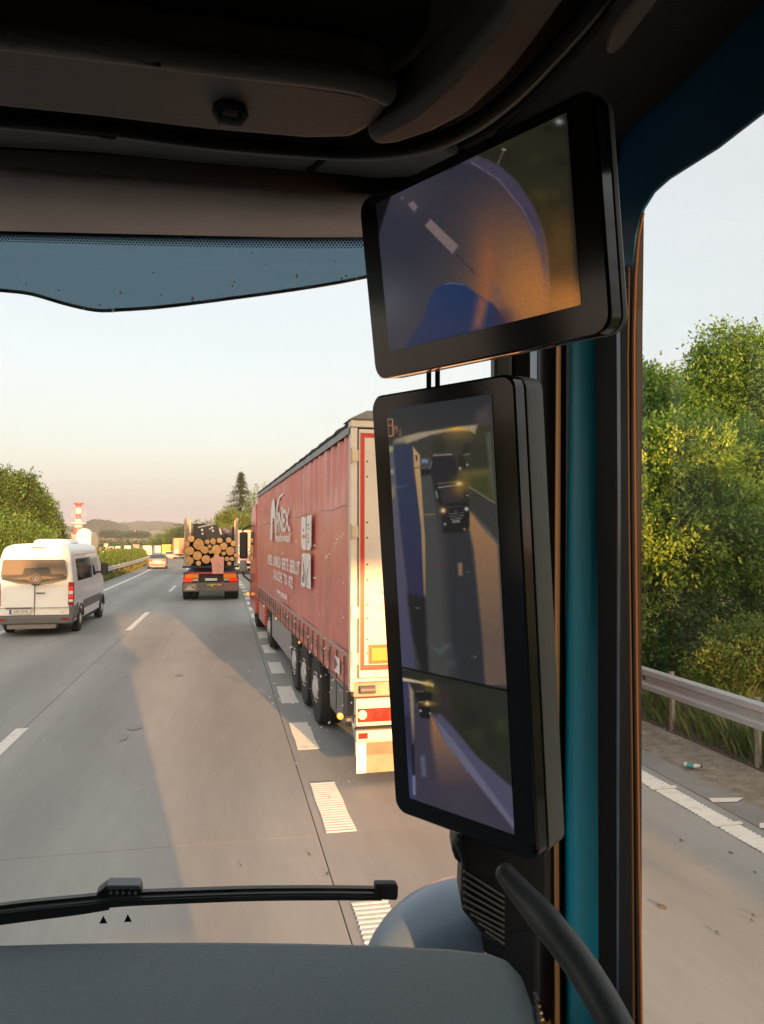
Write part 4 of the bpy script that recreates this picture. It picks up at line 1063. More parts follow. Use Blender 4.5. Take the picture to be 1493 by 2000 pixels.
# logs
M_logend = mat('log_end', (.80, .44, .17), .75, col2=(.58, .30, .11), vscale=5, detail=9, objvar=.16)
M_logbark = mat('log_bark', (.20, .13, .085), .9, col2=(.11, .075, .05), vscale=9, bump=.8, bscale=30)
LOGS = [(285, 590, 52, 'small log at the top left corner of the timber load'), (220, 672, 46, 'log against the left stanchion below the top corner log'), (405, 680, 90, 'biggest round log in the top row of the timber load'),
        (540, 640, 40, 'small pale log between the two larger logs of the top row'), (632, 632, 52, 'medium log in the middle of the top row'), (578, 716, 31, 'very small log in the middle of the timber load'),
        (262, 785, 73, 'large log at the left in the middle row'), (500, 772, 60, 'round log left of centre in the middle row'), (590, 802, 32, 'small log wedged under the centre of the load'),
        (685, 768, 84, 'largest oval log right of centre in the timber load'), (800, 712, 60, 'oval log right of the largest oval one'), (905, 790, 74, 'big oval log at the right of the middle row'),
        (880, 612, 48, 'pale log at the top right of the timber load'), (383, 862, 76, 'large log in the bottom row, second from left'), (265, 940, 60, 'log at the lower left corner of the timber load'),
        (405, 985, 41, 'small log lowest of all in the bottom row'), (522, 922, 68, 'medium log in the bottom row left of the pink board'), (235, 868, 30, 'small log hidden between two big ones at the left'),
        (855, 918, 39, 'small log right of the pink board'), (932, 918, 34, 'small log at the lower right beside the stanchion'), (890, 994, 33, 'lowest small log right of the pink board'),
        (735, 618, 44, 'greyish log in the top row below the black box'), (955, 668, 46, 'log against the right stanchion below the top'), (1000, 860, 40, 'thin log squeezed against the right stanchion'), (690, 880, 46, 'log half hidden behind the pink board'), (800, 830, 34, 'thin log in the gap above the pink board')]
for i, (zx, zy, r, lab) in enumerate(LOGS):
    x, z = lz(zx, zy); R_ = r / 382.0
    y0 = random.uniform(-.06, .10); L_ = random.uniform(4.9, 5.4)
    lo = thing('log', lab, 'log', LG.matrix_basis @ Vector((x, y0 + .02, z)), LG.rotation_euler.z, 'logs on the timber truck')
    n = 18; ph = random.uniform(0, 6.28); sq = random.uniform(.92, 1.08)
    pr = [(R_ * (1 + .04 * math.sin(3 * a + ph)) * math.cos(a) * sq, R_ * (1 + .05 * math.sin(2 * a + ph)) * math.sin(a)) for a in [2 * math.pi * k / n for k in range(n)]]
    MB().loft([[(a, 0, b) for a, b in pr], [(a * 1.01, L_ * .5, b * 1.01) for a, b in pr], [(a * .92, L_, b * .92) for a, b in pr]], caps=False).build('bark', M_logbark, lo, smooth=50)
    MB().add([(a * .975, .004, b * .975) for a, b in pr], [tuple(range(n))]).build('cut_face', M_logend, lo)
    MB().add([(a * .9, L_ - .004, b * .9) for a, b in pr], [tuple(range(n))]).build('cut_face', M_logend, lo)
# black slotted box lying on the logs
BX = thing('black_box', 'tilted black metal box with white spots lying on top of the logs', 'box', LG.matrix_basis @ Vector((0, .5, 0)), LG.rotation_euler.z)
M_boxm = mat('black_box_metal', (.035, .033, .032), .5, var=.4, vscale=8)
mb = MB(); mb.prism([(lz(*q)[0], 0, lz(*q)[1]) for q in [(315, 345), (535, 340), (545, 600), (300, 600)]], (0, 1.6, 0)); mb.build('left_panel', M_boxm, BX, bevel=.01)
mb = MB(); mb.prism([(lz(*q)[0], -.04, lz(*q)[1]) for q in [(395, 400), (690, 335), (760, 600), (530, 605), (500, 480)]], (0, 1.5, 0)); mb.build('right_panel', mat('box_panel_brown', (.055, .05, .042), .5), BX, bevel=.01)
mb = MB(); mb.prism([(lz(*q)[0], -.05, lz(*q)[1]) for q in [(385, 395), (540, 355), (670, 335), (672, 350), (540, 378), (390, 415)]], (0, .02, 0)); mb.build('bright_edge', mat('bright_steel', (.6, .56, .52), .4), BX)
for (zx, zy, r) in ((452, 447, 20), (460, 508, 17), (613, 408, 18), (625, 460, 18), (577, 428, 12)):
    x, z = lz(zx, zy); MB().lathe([(r / 382, -.055), (r / 382, -.045)], (x, 0, z), 'y', 12).build('white_spot', M_print, BX)
mb = MB(); mb.prism([(lz(*q)[0], -.03, lz(*q)[1]) for q in [(720, 420), (745, 425), (775, 515), (745, 525)]], (0, .2, 0)); mb.build('white_plate', M_print, BX)
mb = MB(); mb.tube([(lz(800, 420)[0], .3, lz(800, 420)[1]), (lz(860, 470)[0], .4, lz(860, 470)[1]), (lz(800, 510)[0], .5, lz(800, 510)[1])], [.06, .10, .05], 8); mb.build('rope_bundle', mat('pale_rope', (.55, .45, .42), .7), BX)
mb = MB(); mb.tube([(lz(760, 470)[0], .1, lz(760, 470)[1]), (lz(860, 540)[0], 0, lz(860, 540)[1]), (lz(950, 610)[0], -.05, lz(950, 610)[1])], .025, 6); mb.build('strap', M_dark, BX)

# ------------------------------------------------------------------ lorries further ahead, seen from behind
def box_truck(name, label, px0, px1, pytop, y, body, door, length=7.5, group='lorries ahead', text=None, bottom=.95, skirt=None, width=None):
    a, b = on_y(px0, 1052, y), on_y(px1, 1052, y); w = (b.x - a.x) if width is None else width
    t = thing(name, label, 'lorry', ((a.x + b.x) / 2, y, road_z(y)), road_heading(y), group)
    h = on_y((px0 + px1) / 2, pytop, y).z - road_z(y)
    mb_ = mat(name + label[:9] + 'b', body, .4, var=.1); md_ = mat(name + label[:9] + 'd', door, .45, var=.1)
    MB().span((-w / 2, 0, bottom), (w / 2, length, h)).build('cargo_box', mb_, t, bevel=.03)
    d = MB().span((-w / 2 + .10, -.02, bottom + .22), (-.01, -.003, h - .16)).build('rear_door', md_, t, bevel=.006)
    d2 = MB().span((.01, -.02, bottom + .22), (w / 2 - .10, -.003, h - .16)).build('rear_door', md_, t, bevel=.006)
    for x in (-.3, .3): MB().tube([(x, -.04, bottom + .25), (x, -.04, h - .2)], .014, 6).build('lock_bar', M_alu, t)
    MB().span((-w / 2 + .03, -.04, .45), (w / 2 - .03, .06, .62)).build('underrun_bar', mat('bar_white', skirt or (.55, .52, .48), .5), t)
    for s in (-1, 1):
        lamp(t, 'tail_lamp', (s * w * .48, -.06, .66), (s * w * .30, .02, .80), M_lampred, .008)
        for yw in (1.3, length - .9): wheel(t, (s * (w / 2 - .20), yw, .48), .48, .34, s)
        MB().span((s * w * .25 - .04, .2, .55), (s * w * .25 + .04, length, bottom)).build('chassis_beam', M_dark, t)
    MB().span((-w / 2 + .02, length + .2, .5), (w / 2 - .02, length + 2.0, min(h, 3.0))).build('cab', mb_, t, bevel=.12, seg=3)
    return t, w, h
t, w, h = box_truck('box_lorry', 'dark-doored box lorry with white lettering beside the red mirror', 446, 503, 1035, 61, (.50, .20, .18), (.13, .14, .17), skirt=(.62, .56, .48))
for (txt, z, x, sz) in (('DLIT', 2.02, -.18, .30), ('BEDU', 2.02, .62, .30), ('VYZK', 1.72, -.18, .26), ('USN', 1.72, .58, .26), ('PREMI', 2.32, -.12, .20), ('UM', 2.32, .62, .20)):
    text_mesh(txt, sz, M_print, 'lettering', t, (x, -.028, z - .10), (math.pi / 2, 0, 0), ext=.001)
MB().span((-w / 2 + .05, -.05, .86), (w / 2 - .05, .02, 1.0)).build('tail_lift', M_print, t); MB().span((-w / 2 + .1, -.055, 1.02), (-.5, -.03, 1.14)).build('red_strip', M_tape, t); MB().span((.5, -.055, 1.02), (w / 2 - .1, -.03, 1.14)).build('red_strip', M_tape, t)
t, w, h = box_truck('box_lorry', 'red and orange box lorry just left of the timber truck', 340, 362, 1051, 165, (.52, .17, .09), (.62, .08, .03))
MB().span((-w / 2 - .005, -.03, 1.3), (-w / 2 + w * .45, -.022, h - .1)).build('orange_panel', mat('dull_orange', (.48, .22, .12), .5), t)
MB().span((-w / 2 + .1, -.04, 1.2), (-.1, -.032, 1.9)).build('pale_panel', M_cream, t)
t, w, h = box_truck('box_lorry', 'yellow box lorry with a dark round emblem in the left lane', 318, 340, 1064, 172, (.85, .55, .02), (.88, .58, .02))
for x in (-.42, .42):
    em = MB(); em.tube([(x + .26 * math.cos(a), -.03, (h + .95) / 2 + .25 + .24 * math.sin(a)) for a in np.linspace(0, 6.283, 20)], .07, 6, caps=False); em.build('emblem', M_dark, t)
box_truck('box_lorry', 'white box lorry with red tail behind the yellow one', 303, 317, 1066, 200, (.66, .60, .52), (.70, .64, .55), group='lorries ahead')
box_truck('box_lorry', 'cream lorry far ahead on the bend left of the white box lorry', 280, 297, 1066, 235, (.72, .66, .55), (.72, .66, .55), group='lorries ahead')

# ------------------------------------------------------------------ oncoming lorries beyond the median
def oncoming(name, label, px0, px1, pytop, y, col, cabc, group='lorries on the oncoming lanes', dome=False, L=12):
    a, b = on_y(px0, 1052, y), on_y(px1, 1052, y); w = b.x - a.x
    t = thing(name, label, 'lorry', ((a.x + b.x) / 2, y, road_z(y)), road_heading(y), group)
    h = on_y((px0 + px1) / 2, pytop, y).z - road_z(y)
    mc = mat(name + label[:10], cabc, .35, coat=.4); mt = mat(name + label[:10] + 't', col, .5)
    hc = min(h, 3.1)
    if dome:
        n = 16; pr = [(-w / 2, .5), (w / 2, .5)] + [(w / 2 * math.cos(q), (h - w * .42) + w * .42 * math.sin(q)) for q in np.linspace(0, math.pi, n)]
        mb = MB(); mb.loft([[(x, 0, z) for x, z in pr], [(x * 1.0, .25, z) for x, z in pr], [(x, 2.2, z) for x, z in pr]]); mb.build('cab', mc, t, bevel=.04)
    else:
        MB().span((-w / 2, 0, .5), (w / 2, 2.0, hc)).build('cab', mc, t, bevel=.12, seg=3)
        mb = MB(); mb.prism([(-w / 2 + .1, .12, hc - .03), (-w / 2 + .1, 1.9, hc - .03), (-w / 2 + .1, 1.9, h - .1)], (w - .2, 0, 0)); mb.build('wind_deflector', mc, t)
    MB().span((-w / 2 + .12, -.03, 1.55), (w / 2 - .12, -.002, 2.35)).build('windscreen', M_wink, t, bevel=.01)
    MB().span((-w / 2 + .3, -.03, .8), (w / 2 - .3, -.002, 1.4)).build('grille', M_dark, t)
    for s in (-1, 1):
        lamp(t, 'headlamp', (s * w * .47, -.04, .72), (s * w * .33, 0, .92), M_lampwhite, .01)
        for yw in (1.0, L - 1.5): wheel(t, (s * (w / 2 - .2), yw, .48), .48, .34, s)
        MB().span((s * (w / 2 + .05), .1, 1.5), (s * (w / 2 + .28), .25, 2.2)).build('mirror', M_blk, t)
    MB().span((-w / 2 + (.1 if dome else 0), 2.5, .95), (w / 2 - (.1 if dome else 0), L, h - (.9 if dome else 0))).build('cargo_box', mt, t, bevel=.03)
    return t, w, h
t, w, h = oncoming('oncoming_lorry', 'white oncoming lorry with high rounded front above the van roof', 150, 178, 1032, 112, (.70, .58, .42), (.80, .76, .66), dome=True)
text_mesh('A.AREND', .34, M_printgrey, 'lettering', t, (0, -.012, h - 1.15), (math.pi / 2, 0, 0), ext=.002)
text_mesh('ME', .24, M_printgrey, 'lettering', t, (.1, -.012, h - .30), (math.pi / 2, 0, 0), ext=.002)
oncoming('oncoming_lorry', 'tan oncoming lorry directly left of the rounded white one', 136, 150, 1044, 124, (.48, .33, .22), (.55, .40, .28))
ON = [(197, 208, 1069, 150, (.72, .66, .52), (.75, .68, .5), 'pale yellow oncoming lorry just right of the van roof'), (213, 222, 1068, 165, (.70, .62, .48), (.72, .5, .3), 'cream oncoming lorry, second above the hedge'),
      (226, 236, 1067, 180, (.66, .45, .30), (.76, .7, .6), 'orange-sided oncoming lorry above the middle of the hedge'), (244, 256, 1066, 200, (.55, .58, .62), (.8, .78, .72), 'white oncoming lorry with grey body above the hedge'),
      (262, 274, 1064, 225, (.72, .62, .46), (.72, .6, .42), 'tan oncoming lorry near the bend'), (205, 212, 1062, 240, (.62, .5, .4), (.7, .5, .4), 'small far oncoming lorry left of the bend')]
for (a, b, py, y, c1, c2, lab) in ON: oncoming('oncoming_lorry', lab, a, b, py, y, c1, c2)
oncoming('oncoming_lorry', 'yellow oncoming vehicle at the left picture edge beside the van', -14, 4, 1086, 60, (.75, .45, .08), (.8, .5, .1), L=8)

# ------------------------------------------------------------------ red and white mast
Ym = 420
mp = on_y(153, 1052, Ym); zpx = lambda py: on_y(153, py, Ym).z
ms = Ym / 1500.0 * 1.04
MS = thing('radio_mast', 'red and white banded radio mast with round platforms on the left', 'mast', (mp.x, Ym, -3.6))
M_mred = mat('mast_red', (.62, .10, .09), .5); M_mwht = mat('mast_white', (.72, .68, .64), .5)
segs = [(1064, 1045, 2.4, 1), (1045, 1030, 2.3, 1), (1030, 1022, 2.0, 0), (1022, 1014, 1.5, 0), (1014, 1003, 1.25, 1), (1003, 992, 1.3, 0), (992, 986, 1.25, 1)]
MB().lathe([(1.6, -3), (1.3, zpx(1064) + 3.6)], (0, 0, 0), 'z', 12).build('shaft', M_mwht, MS)
for (a, b, r, c) in segs:
    MB().lathe([(r, zpx(a) + 3.6), (r * .96, zpx(b) + 3.6)], (0, 0, 0), 'z', 16).build('band', M_mred if c else M_mwht, MS, smooth=40)
for (py, r, c) in ((1023, 4.0, 0), (984, 2.6, 1)):
    z = zpx(py) + 3.6
    MB().lathe([(r * .45, z - 1.0), (r, z + .1), (r, z + .5), (r * .5, z + .7)], (0, 0, 0), 'z', 20).build('platform', M_mred if c else M_mwht, MS, smooth=40)
for s in (-1, 1):
    z = zpx(1003) + 3.6; mb = MB(); mb.tube([(s * 1.5, 0, z + 1.0), (s * 3.2, 0, z + 1.2), (s * 3.4, 0, z - 1.2), (s * 1.5, 0, z - 1.4)], .14, 6); mb.build('antenna_ring', M_galv, MS)

# ------------------------------------------------------------------ litter
b0 = on_z(1337, 1497, 0.0); b1 = on_z(1372, 1503, 0.0); ax = (b1 - b0); Lb = ax.length; ax.normalize()
BT = thing('crushed_bottle', 'crushed plastic bottle with turquoise label on the gravel verge', 'bottle', b0, math.atan2(ax.y, ax.x))
M_pet = mat('bottle_plastic', (.62, .64, .62), .2, spec=.8)
def bsec(x, r, sq): return [(x, r * math.cos(a), .034 * sq + r * sq * math.sin(a)) for a in np.linspace(0, 2 * math.pi, 13)[:-1]]
MB().loft([bsec(0, .028, .8), bsec(.01, .036, .8), bsec(.06, .036, .55), bsec(.11, .03, .6), bsec(Lb * .55, .036, .7), bsec(Lb * .7, .034, .8), bsec(Lb * .88, .013, 1), bsec(Lb * .93, .013, 1)]).build('bottle_body', M_pet, BT, smooth=50)
MB().loft([bsec(.035, .0375, .7), bsec(.075, .0375, .58), bsec(.115, .0335, .62), bsec(Lb * .52, .037, .7)], caps=False).build('label_sleeve', mat('turquoise_label', (.05, .30, .32), .4), BT, smooth=50)
MB().loft([bsec(Lb * .93, .016, 1), bsec(Lb, .016, 1)]).build('cap', M_blk, BT, smooth=50)
# ------------------------------------------------------------------ our own truck: cab
M_head = mat('headliner_fabric', (.020, .019, .018), .9, var=.2, vscale=40, bump=.3, bscale=400)
M_trim = mat('roof_trim_plastic', (.072, .064, .059), .6, var=.12, vscale=6, bump=.15, bscale=500)
M_trim2 = mat('grey_roof_panel', (.085, .095, .10), .6, var=.12, vscale=5, bump=.12, bscale=500)
M_blind = mat('roller_blind_fabric', (.58, .52, .49), .85, var=.10, vscale=9, bump=.2, bscale=700)
M_seal = mat('black_seal', (.010, .010, .011), .55, spec=.06)
M_pill = mat('pillar_trim', (.018, .018, .018), .6, spec=.15, var=.2, vscale=4, bump=.15, bscale=500)
M_pillb = mat('pillar_trim_brown', (.024, .020, .017), .55, spec=.2, var=.2, vscale=4, bump=.1, bscale=400)
M_teal = mat('teal_paint', (.002, .46, .66), .35, spec=.35, var=.55, vscale=9, stretch=(1, 1, .10), col2=(.03, .24, .28))
M_blue = mat('dark_blue_paint', (.012, .10, .21), .35, coat=.4, var=.2, vscale=3)
M_dash = mat('dashboard_softtouch', (.185, .245, .28), .62, var=.22, vscale=160, nrough=.8, fac=(.3, .7), bump=.35, bscale=900)
M_cabout = mat('cab_outer_paint', (.03, .10, .20), .35, coat=.5)
M_fair = mat('corner_fairing_paint', (.17, .25, .33), .42, metal=.1, coat=.2, var=.2, vscale=6)
M_handle = mat('grab_handle_rubber', (.055, .062, .065), .42, bump=.1, bscale=500)
M_bezel = mat('monitor_bezel', (.006, .006, .007), .12, spec=.6)
M_shell = mat('monitor_shell', (.13, .14, .14), .5, var=.1, vscale=5, bump=.1, bscale=600)

CAB = thing('truck_cab', 'dark interior of our truck cab framing the road ahead', 'truck cab', (0, 0, 0))
WP, WNv = Vector((0, 1.04, 2.0)), Vector((0, .9, .12)).normalized()
def on_ws(px, py, off=0.0): return on_plane(px, py, WP + WNv * off, WNv)
# shell: roof, walls, floor
MB().span((-2.07, -1.25, 3.06), (.46, .98, 3.75)).build('roof', M_cabout, CAB, bevel=.05)
MB().span((-2.02, -1.0, 3.035), (.405, .90, 3.05)).build('headliner', M_head, CAB)
MB().span((-2.07, -1.25, .75), (.46, -1.02, 3.055)).build('rear_wall', M_head, CAB)
MB().span((-2.02, -1.0, 1.10), (.40, 1.0, 1.18)).build('floor_mat', M_head, CAB)
MB().span((-2.07, 1.06, .45), (.46, 1.16, 1.80)).build('front_panel', M_cabout, CAB, bevel=.02)
MB().span((-2.07, -1.0, .75), (-2.03, 1.05, 1.95)).build('left_door', M_cabout, CAB)
MB().span((-2.07, -1.0, 2.92), (-2.03, .95, 3.055)).build('left_header', M_cabout, CAB)
MB().span((-2.07, .78, 1.96), (-2.03, 1.05, 2.915)).build('left_pillar', M_cabout, CAB)
MB().span((-2.07, -1.0, 1.96), (-2.03, -.35, 2.915)).build('left_rear_panel', M_cabout, CAB)
# windscreen
gw = MB(); a_, b_ = 1.97, 2.99
def wsy(z): return 1.04 - .12 * (z - 2.0) / .9
gw.add([(-2.0, wsy(a_), a_), (.40, wsy(a_), a_), (.40, wsy(b_), b_), (-2.0, wsy(b_), b_)], [(0, 1, 2, 3)])
WS = gw.build('windscreen', glass('windscreen_glass', (.985, .99, .985), .5), CAB)
# printed black band with dots along the top of the windscreen
u_, w_ = Vector((1, 0, 0)), Vector((0, -.12, .9)).normalized()
band = [(-60, 447), (0, 450), (150, 454), (300, 458), (450, 461), (600, 463), (760, 462), (960, 452), (960, 405), (600, 415), (-60, 395)]
bp = [on_ws(px, py, -.004) for px, py in band]
bp += [Vector((-1.98, bp[-1].y, bp[-1].z)), Vector((-1.98, bp[0].y, bp[0].z))]
MB().prism(bp, WNv * .0015).build('printed_band', M_seal, WS)
dots = MB()
for r in range(5):
    n = 150
    for k in range(-14, n):
        px = -30 + k * 6.4 + (3.2 if r % 2 else 0)
        base = np.interp(px, [-60, 0, 150, 300, 450, 600, 760, 960], [447, 450, 454, 458, 461, 463, 462, 452])
        if px < 960: dots.disc(on_ws(px, base + 2.4 + r * 4.6, -.003), u_, w_, .00205 - .00026 * r, 8)
dots.build('printed_dots', M_seal, WS, kind='stuff', fix=False)
for (px, py) in ((202, 1797), (250, 1794)):
    MB().prism([on_ws(px - 7.5, py + 7, -.003), on_ws(px + 7.5, py + 6.5, -.003), on_ws(px, py - 8, -.003)], WNv * .001).build('printed_triangle', M_seal, WS)
def leafy(name):                             # dried splashes: pale and translucent
    m = bpy.data.materials.new(name); m.use_nodes = True; N = m.node_tree.nodes; N.remove(N['Principled BSDF'])
    d = N.new('ShaderNodeBsdfDiffuse'); d.inputs[0].default_value = (.8, .74, .68, 1); t = N.new('ShaderNodeBsdfTranslucent'); t.inputs[0].default_value = (.95, .9, .85, 1)
    x = N.new('ShaderNodeMixShader'); x.inputs[0].default_value = .8
    L = m.node_tree.links; L.new(d.outputs[0], x.inputs[1]); L.new(t.outputs[0], x.inputs[2]); L.new(x.outputs[0], N['Material Output'].inputs['Surface'])
    return m
# insect specks on the windscreen
sp = MB()
spots = [(random.gauss(640, 60), random.gauss(1330, 110)) for _ in range(60)] + [(random.uniform(520, 700), random.uniform(1020, 1500)) for _ in range(60)] + [(random.uniform(0, 700), random.uniform(1200, 1720)) for _ in range(35)]
spots += [(632 + random.gauss(0, 2) + k * 3.2, 1098 - k * 5.2 + random.gauss(0, 3)) for k in range(14)]
for (px, py) in spots:
    c = on_ws(px, py, .002); r = random.choice([.0004, .0005, .0006, .0008, .0011]); st = random.uniform(.7, 2.2); a = random.uniform(0, 3.14)
    sp.disc(c, (u_ * math.cos(a) + w_ * math.sin(a)), (w_ * math.cos(a) - u_ * math.sin(a)) * st, r, 6)
sp.build('insect_specks', leafy('insect_speck'), WS, kind='stuff', fix=False)

XL = -1.98
def to_left(pts, P, key=-80):                # carry the outline on across the cab to the far side
    out = []
    for i, p in enumerate(P):
        out.append(p); j = (i + 1) % len(P)
        if pts[i][0] == key and pts[j][0] == key: out += [Vector((XL, p.y, p.z)), Vector((XL, P[j].y, P[j].z))]
    return out
def panel(name, pts, z, thick, m, bevel=.004, parent=None, seg=3):
    return MB().prism(to_left(pts, [on_z(px, py, z) for px, py in pts]), (0, 0, thick)).build(name, m, parent or CAB, bevel=bevel, seg=seg)
# windscreen header with roller blind, strip panel, console and rails, front to back
front = [on_ws(px, py, -.012) for px, py in ((-80, 432), (150, 437), (350, 441), (560, 445), (760, 444), (960, 434), (1040, 420))]
back = [on_z(px, py, 2.925) for px, py in ((-80, 318), (150, 338), (350, 352), (560, 368), (760, 382), (960, 385), (1040, 375))]
front = [Vector((-1.98, front[0].y, front[0].z))] + front; back = [Vector((-1.98, back[0].y, back[0].z))] + back
mb = MB()
mb.loft([front, [p.lerp(q, .5) + Vector((0, 0, .002)) for p, q in zip(front, back)], back], closed=False, caps=False)
hd = mb.build('roller_blind', M_blind, CAB, smooth=60)
md = hd.modifiers.new('solid', 'SOLIDIFY'); md.thickness = .012
MB().tube(front, .003, 8).build('blind_bar', M_seal, hd, smooth=60)
panel('blind_slot', [(-80, 285), (200, 300), (450, 318), (700, 338), (850, 345), (1040, 330), (1040, 392), (850, 398), (700, 388), (450, 366), (200, 346), (-80, 322)], 2.955, .03, M_seal, .002)
panel('grey_strip', [(-80, 240), (0, 243), (200, 258), (400, 280), (600, 298), (760, 300), (860, 282), (900, 300), (860, 345), (740, 352), (600, 338), (400, 322), (200, 302), (-80, 286)], 2.94, .05, M_trim2, .006)
panel('strip_seam', [(598, 336), (640, 303), (652, 304), (612, 337)], 2.937, .01, M_seal, .001)
def px_path(pts, z):
    P = [on_z(px, py, z) for px, py in pts]
    return ([Vector((XL, P[0].y, z))] if pts[0][0] <= -60 else []) + P
def smooth_path(P, n=6):
    out = []; P = [Vector(p) for p in P]
    for i in range(len(P) - 1):
        p0, p1, p2, p3 = P[max(i - 1, 0)], P[i], P[i + 1], P[min(i + 2, len(P) - 1)]
        for k in range(n):
            t = k / n
            out.append(.5 * ((2 * p1) + (p2 - p0) * t + (2 * p0 - 5 * p1 + 4 * p2 - p3) * t * t + (3 * p1 - p0 - 3 * p2 + p3) * t ** 3))
    return out + [P[-1]]
rail = [(-80, 226), (0, 232), (200, 250), (400, 276), (600, 293), (720, 296), (830, 281), (920, 242), (1000, 182), (1080, 100), (1150, 20), (1220, -70)]
MB().tube(smooth_path(px_path(rail, 2.935)), .0065, 8).build('roof_seal', M_seal, CAB, smooth=60)
MB().tube(smooth_path(px_path([(x + 9, y + 9) for x, y in rail], 2.94)), .0045, 8).build('curtain_rail', mat('curtain_rail_grey', (.07, .07, .068), .35), CAB, smooth=60)
MB().tube(smooth_path(px_path([(x + 24, y + 16) for x, y in rail[4:]], 2.95)), .005, 8).build('outer_rail', M_seal, CAB, smooth=60)
# storage console
panel('console_face', [(-80, 76), (0, 82), (150, 98), (300, 120), (450, 140), (600, 158), (740, 182), (770, 205), (735, 250), (690, 275), (600, 277), (400, 260), (200, 236), (0, 216), (-80, 208)], 2.925, .05, M_trim, .012, seg=4)
kn = CAB
cface = on_z(450, 212, 2.925)
knob = MB(); knob.lathe([(.015, .0), (.015, -.003), (.010, -.005)], cface, 'z', 20); kb = knob.build('coat_hook', M_seal, CAB, smooth=50)
MB().tube([cface + Vector((-.012, .0, -.004)), cface + Vector((-.008, -.004, -.014)), cface + Vector((.008, -.004, -.014)), cface + Vector((.012, 0, -.004))], .0045, 8).build('hook_bar', M_trim2, kb, smooth=60)
MB().tube(smooth_path(px_path([(-80, 58), (0, 66), (150, 84), (300, 105), (450, 125), (600, 142), (700, 158), (762, 182)], 2.912)), .010, 12).build('console_lip', M_trim, CAB, smooth=80)
panel('console_recess', [(-80, -200), (840, -200), (840, 60), (760, 168), (600, 130), (300, 92), (0, 52), (-80, 46)], 2.99, .03, M_head, .004)
panel('corner_trim', [(712, 272), (735, 258), (800, 222), (880, 150), (950, 70), (1000, 0), (1030, -60), (1150, -60), (1105, 10), (1050, 85), (990, 160), (920, 225), (850, 262), (780, 285), (735, 290)], 2.918, .05, M_trim, .014, seg=4)
panel('side_headliner', [(1105, 120), (1200, -60), (1600, -60), (1600, 60), (1500, 75), (1330, 180), (1220, 270), (1180, 330), (1050, 340), (960, 320), (1000, 230)], 2.965, .03, M_head, .01)
panel('sun_curtain_grip', [(1183, 105), (1195, 60), (1235, 8), (1260, -30), (1310, -30), (1270, 25), (1215, 95), (1195, 110)], 2.915, .02, M_trim, .006)

# right side: door frame, pillar, window
XW = .42
def side(name, pts, x, thick, m, bevel=.004, parent=None, seg=2):
    return MB().prism([on_x(px, py, x) for px, py in pts], (thick, 0, 0)).build(name, m, parent or CAB, bevel=bevel, seg=seg)
lead = [(1262, 2120), (1258, 2000), (1253, 1700), (1249, 1400), (1246, 1100), (1243, 800), (1243, 650), (1246, 540), (1252, 460), (1262, 415), (1280, 385), (1310, 358)]
hdr = [(1400, 290), (1493, 218), (1640, 100), (1800, -30)]
DF = side('door_frame', [(1204, 2120)] + lead[:1] + [(p[0] - 11, p[1]) for p in lead[1:9]] + [(1256, 408), (1276, 376), (1304, 351)] + hdr + [(1800, -200), (1560, -60), (1400, 60), (1280, 165), (1215, 262), (1206, 330), (1203, 500), (1206, 1000), (1204, 1500)], .405, .003, M_blue, .001)
side('window_seal', [(p[0] - (13 if i < 8 else 9), p[1]) for i, p in enumerate(lead[:-2])] + [(p[0] - 5, p[1]) for p in reversed(lead[:-2])], .403, .0025, mat('seal_brown', (.075, .038, .018), .45), .002, DF)
side('frame_trim', [(1207, 2120), (1238, 2120), (1233, 1500), (1227, 1000), (1225, 700), (1228, 520), (1210, 520), (1212, 1000), (1209, 1500)], .400, .004, M_pillb, .0015, DF, 3)
side('black_channel', [(1168, 2120), (1206, 2120), (1206, 1000), (1208, 640), (1212, 300), (1150, 300), (1160, 640), (1165, 1000)], .412, .03, M_seal, .003)
mb = MB(); secs = []
for (py, xl, xr) in ((2150, 1106, 1197), (1850, 1100, 1186), (1600, 1103, 1176), (1300, 1108, 1170), (1000, 1115, 1166), (640, 1122, 1168), (450, 1125, 1172)):
    a, b = on_x(xl, py, .418), on_x(xr, py, .418)
    secs.append([a.lerp(b, t) - Vector((.016 * math.sin(math.pi * t) ** .8, 0, 0)) for t in np.linspace(0, 1, 9)] + [b + Vector((.01, 0, 0)), a + Vector((.01, 0, 0))])
mb.loft(secs).build('painted_strip', M_teal, CAB, smooth=50)
MB().tube([on_x(1078, 2150, .392), on_x(1076, 1600, .392), on_x(1078, 1100, .392), on_x(1080, 600, .392), on_x(1085, 300, .392)], .0165, 16).build('pillar_column', M_pillb, CAB, smooth=80)
side('pillar_trim', [(1040, 2150), (1110, 2150), (1110, 1300), (1122, 640), (1125, 250), (1046, 250), (1047, 640), (1044, 1300)], .415, .03, M_pill, .004)
side('pillar_foot', [(985, 2150), (1090, 2150), (1085, 1600), (1060, 1600), (1030, 1660), (960, 1700), (900, 1760), (930, 1850), (1000, 1900)], .424, .02, M_seal, .004)
# outside of the door and its window
pw = [on_x(p[0], p[1], .435) for p in ((1180, 2120), (1180, 300))]
gd = MB(); gd.add([(.424, .10, 1.9), (.424, .76, 1.9), (.424, .76, 2.945), (.424, .10, 2.945)], [(0, 1, 2, 3)])
gd.build('door_window', glass('door_glass', (.94, .97, .97), .30), CAB)
MB().span((.40, -.95, .75), (.455, 1.05, 1.90)).build('door_panel', M_cabout, CAB, bevel=.01)
MB().span((.40, -1.0, 1.91), (.455, .12, 2.94)).build('rear_post', M_cabout, CAB)
MB().span((.425, -1.0, 2.945), (.46, .90, 3.05)).build('door_header', M_cabout, CAB)
MB().span((.430, .80, 1.91), (.458, 1.06, 2.94)).build('outer_pillar', M_cabout, CAB, bevel=.006)
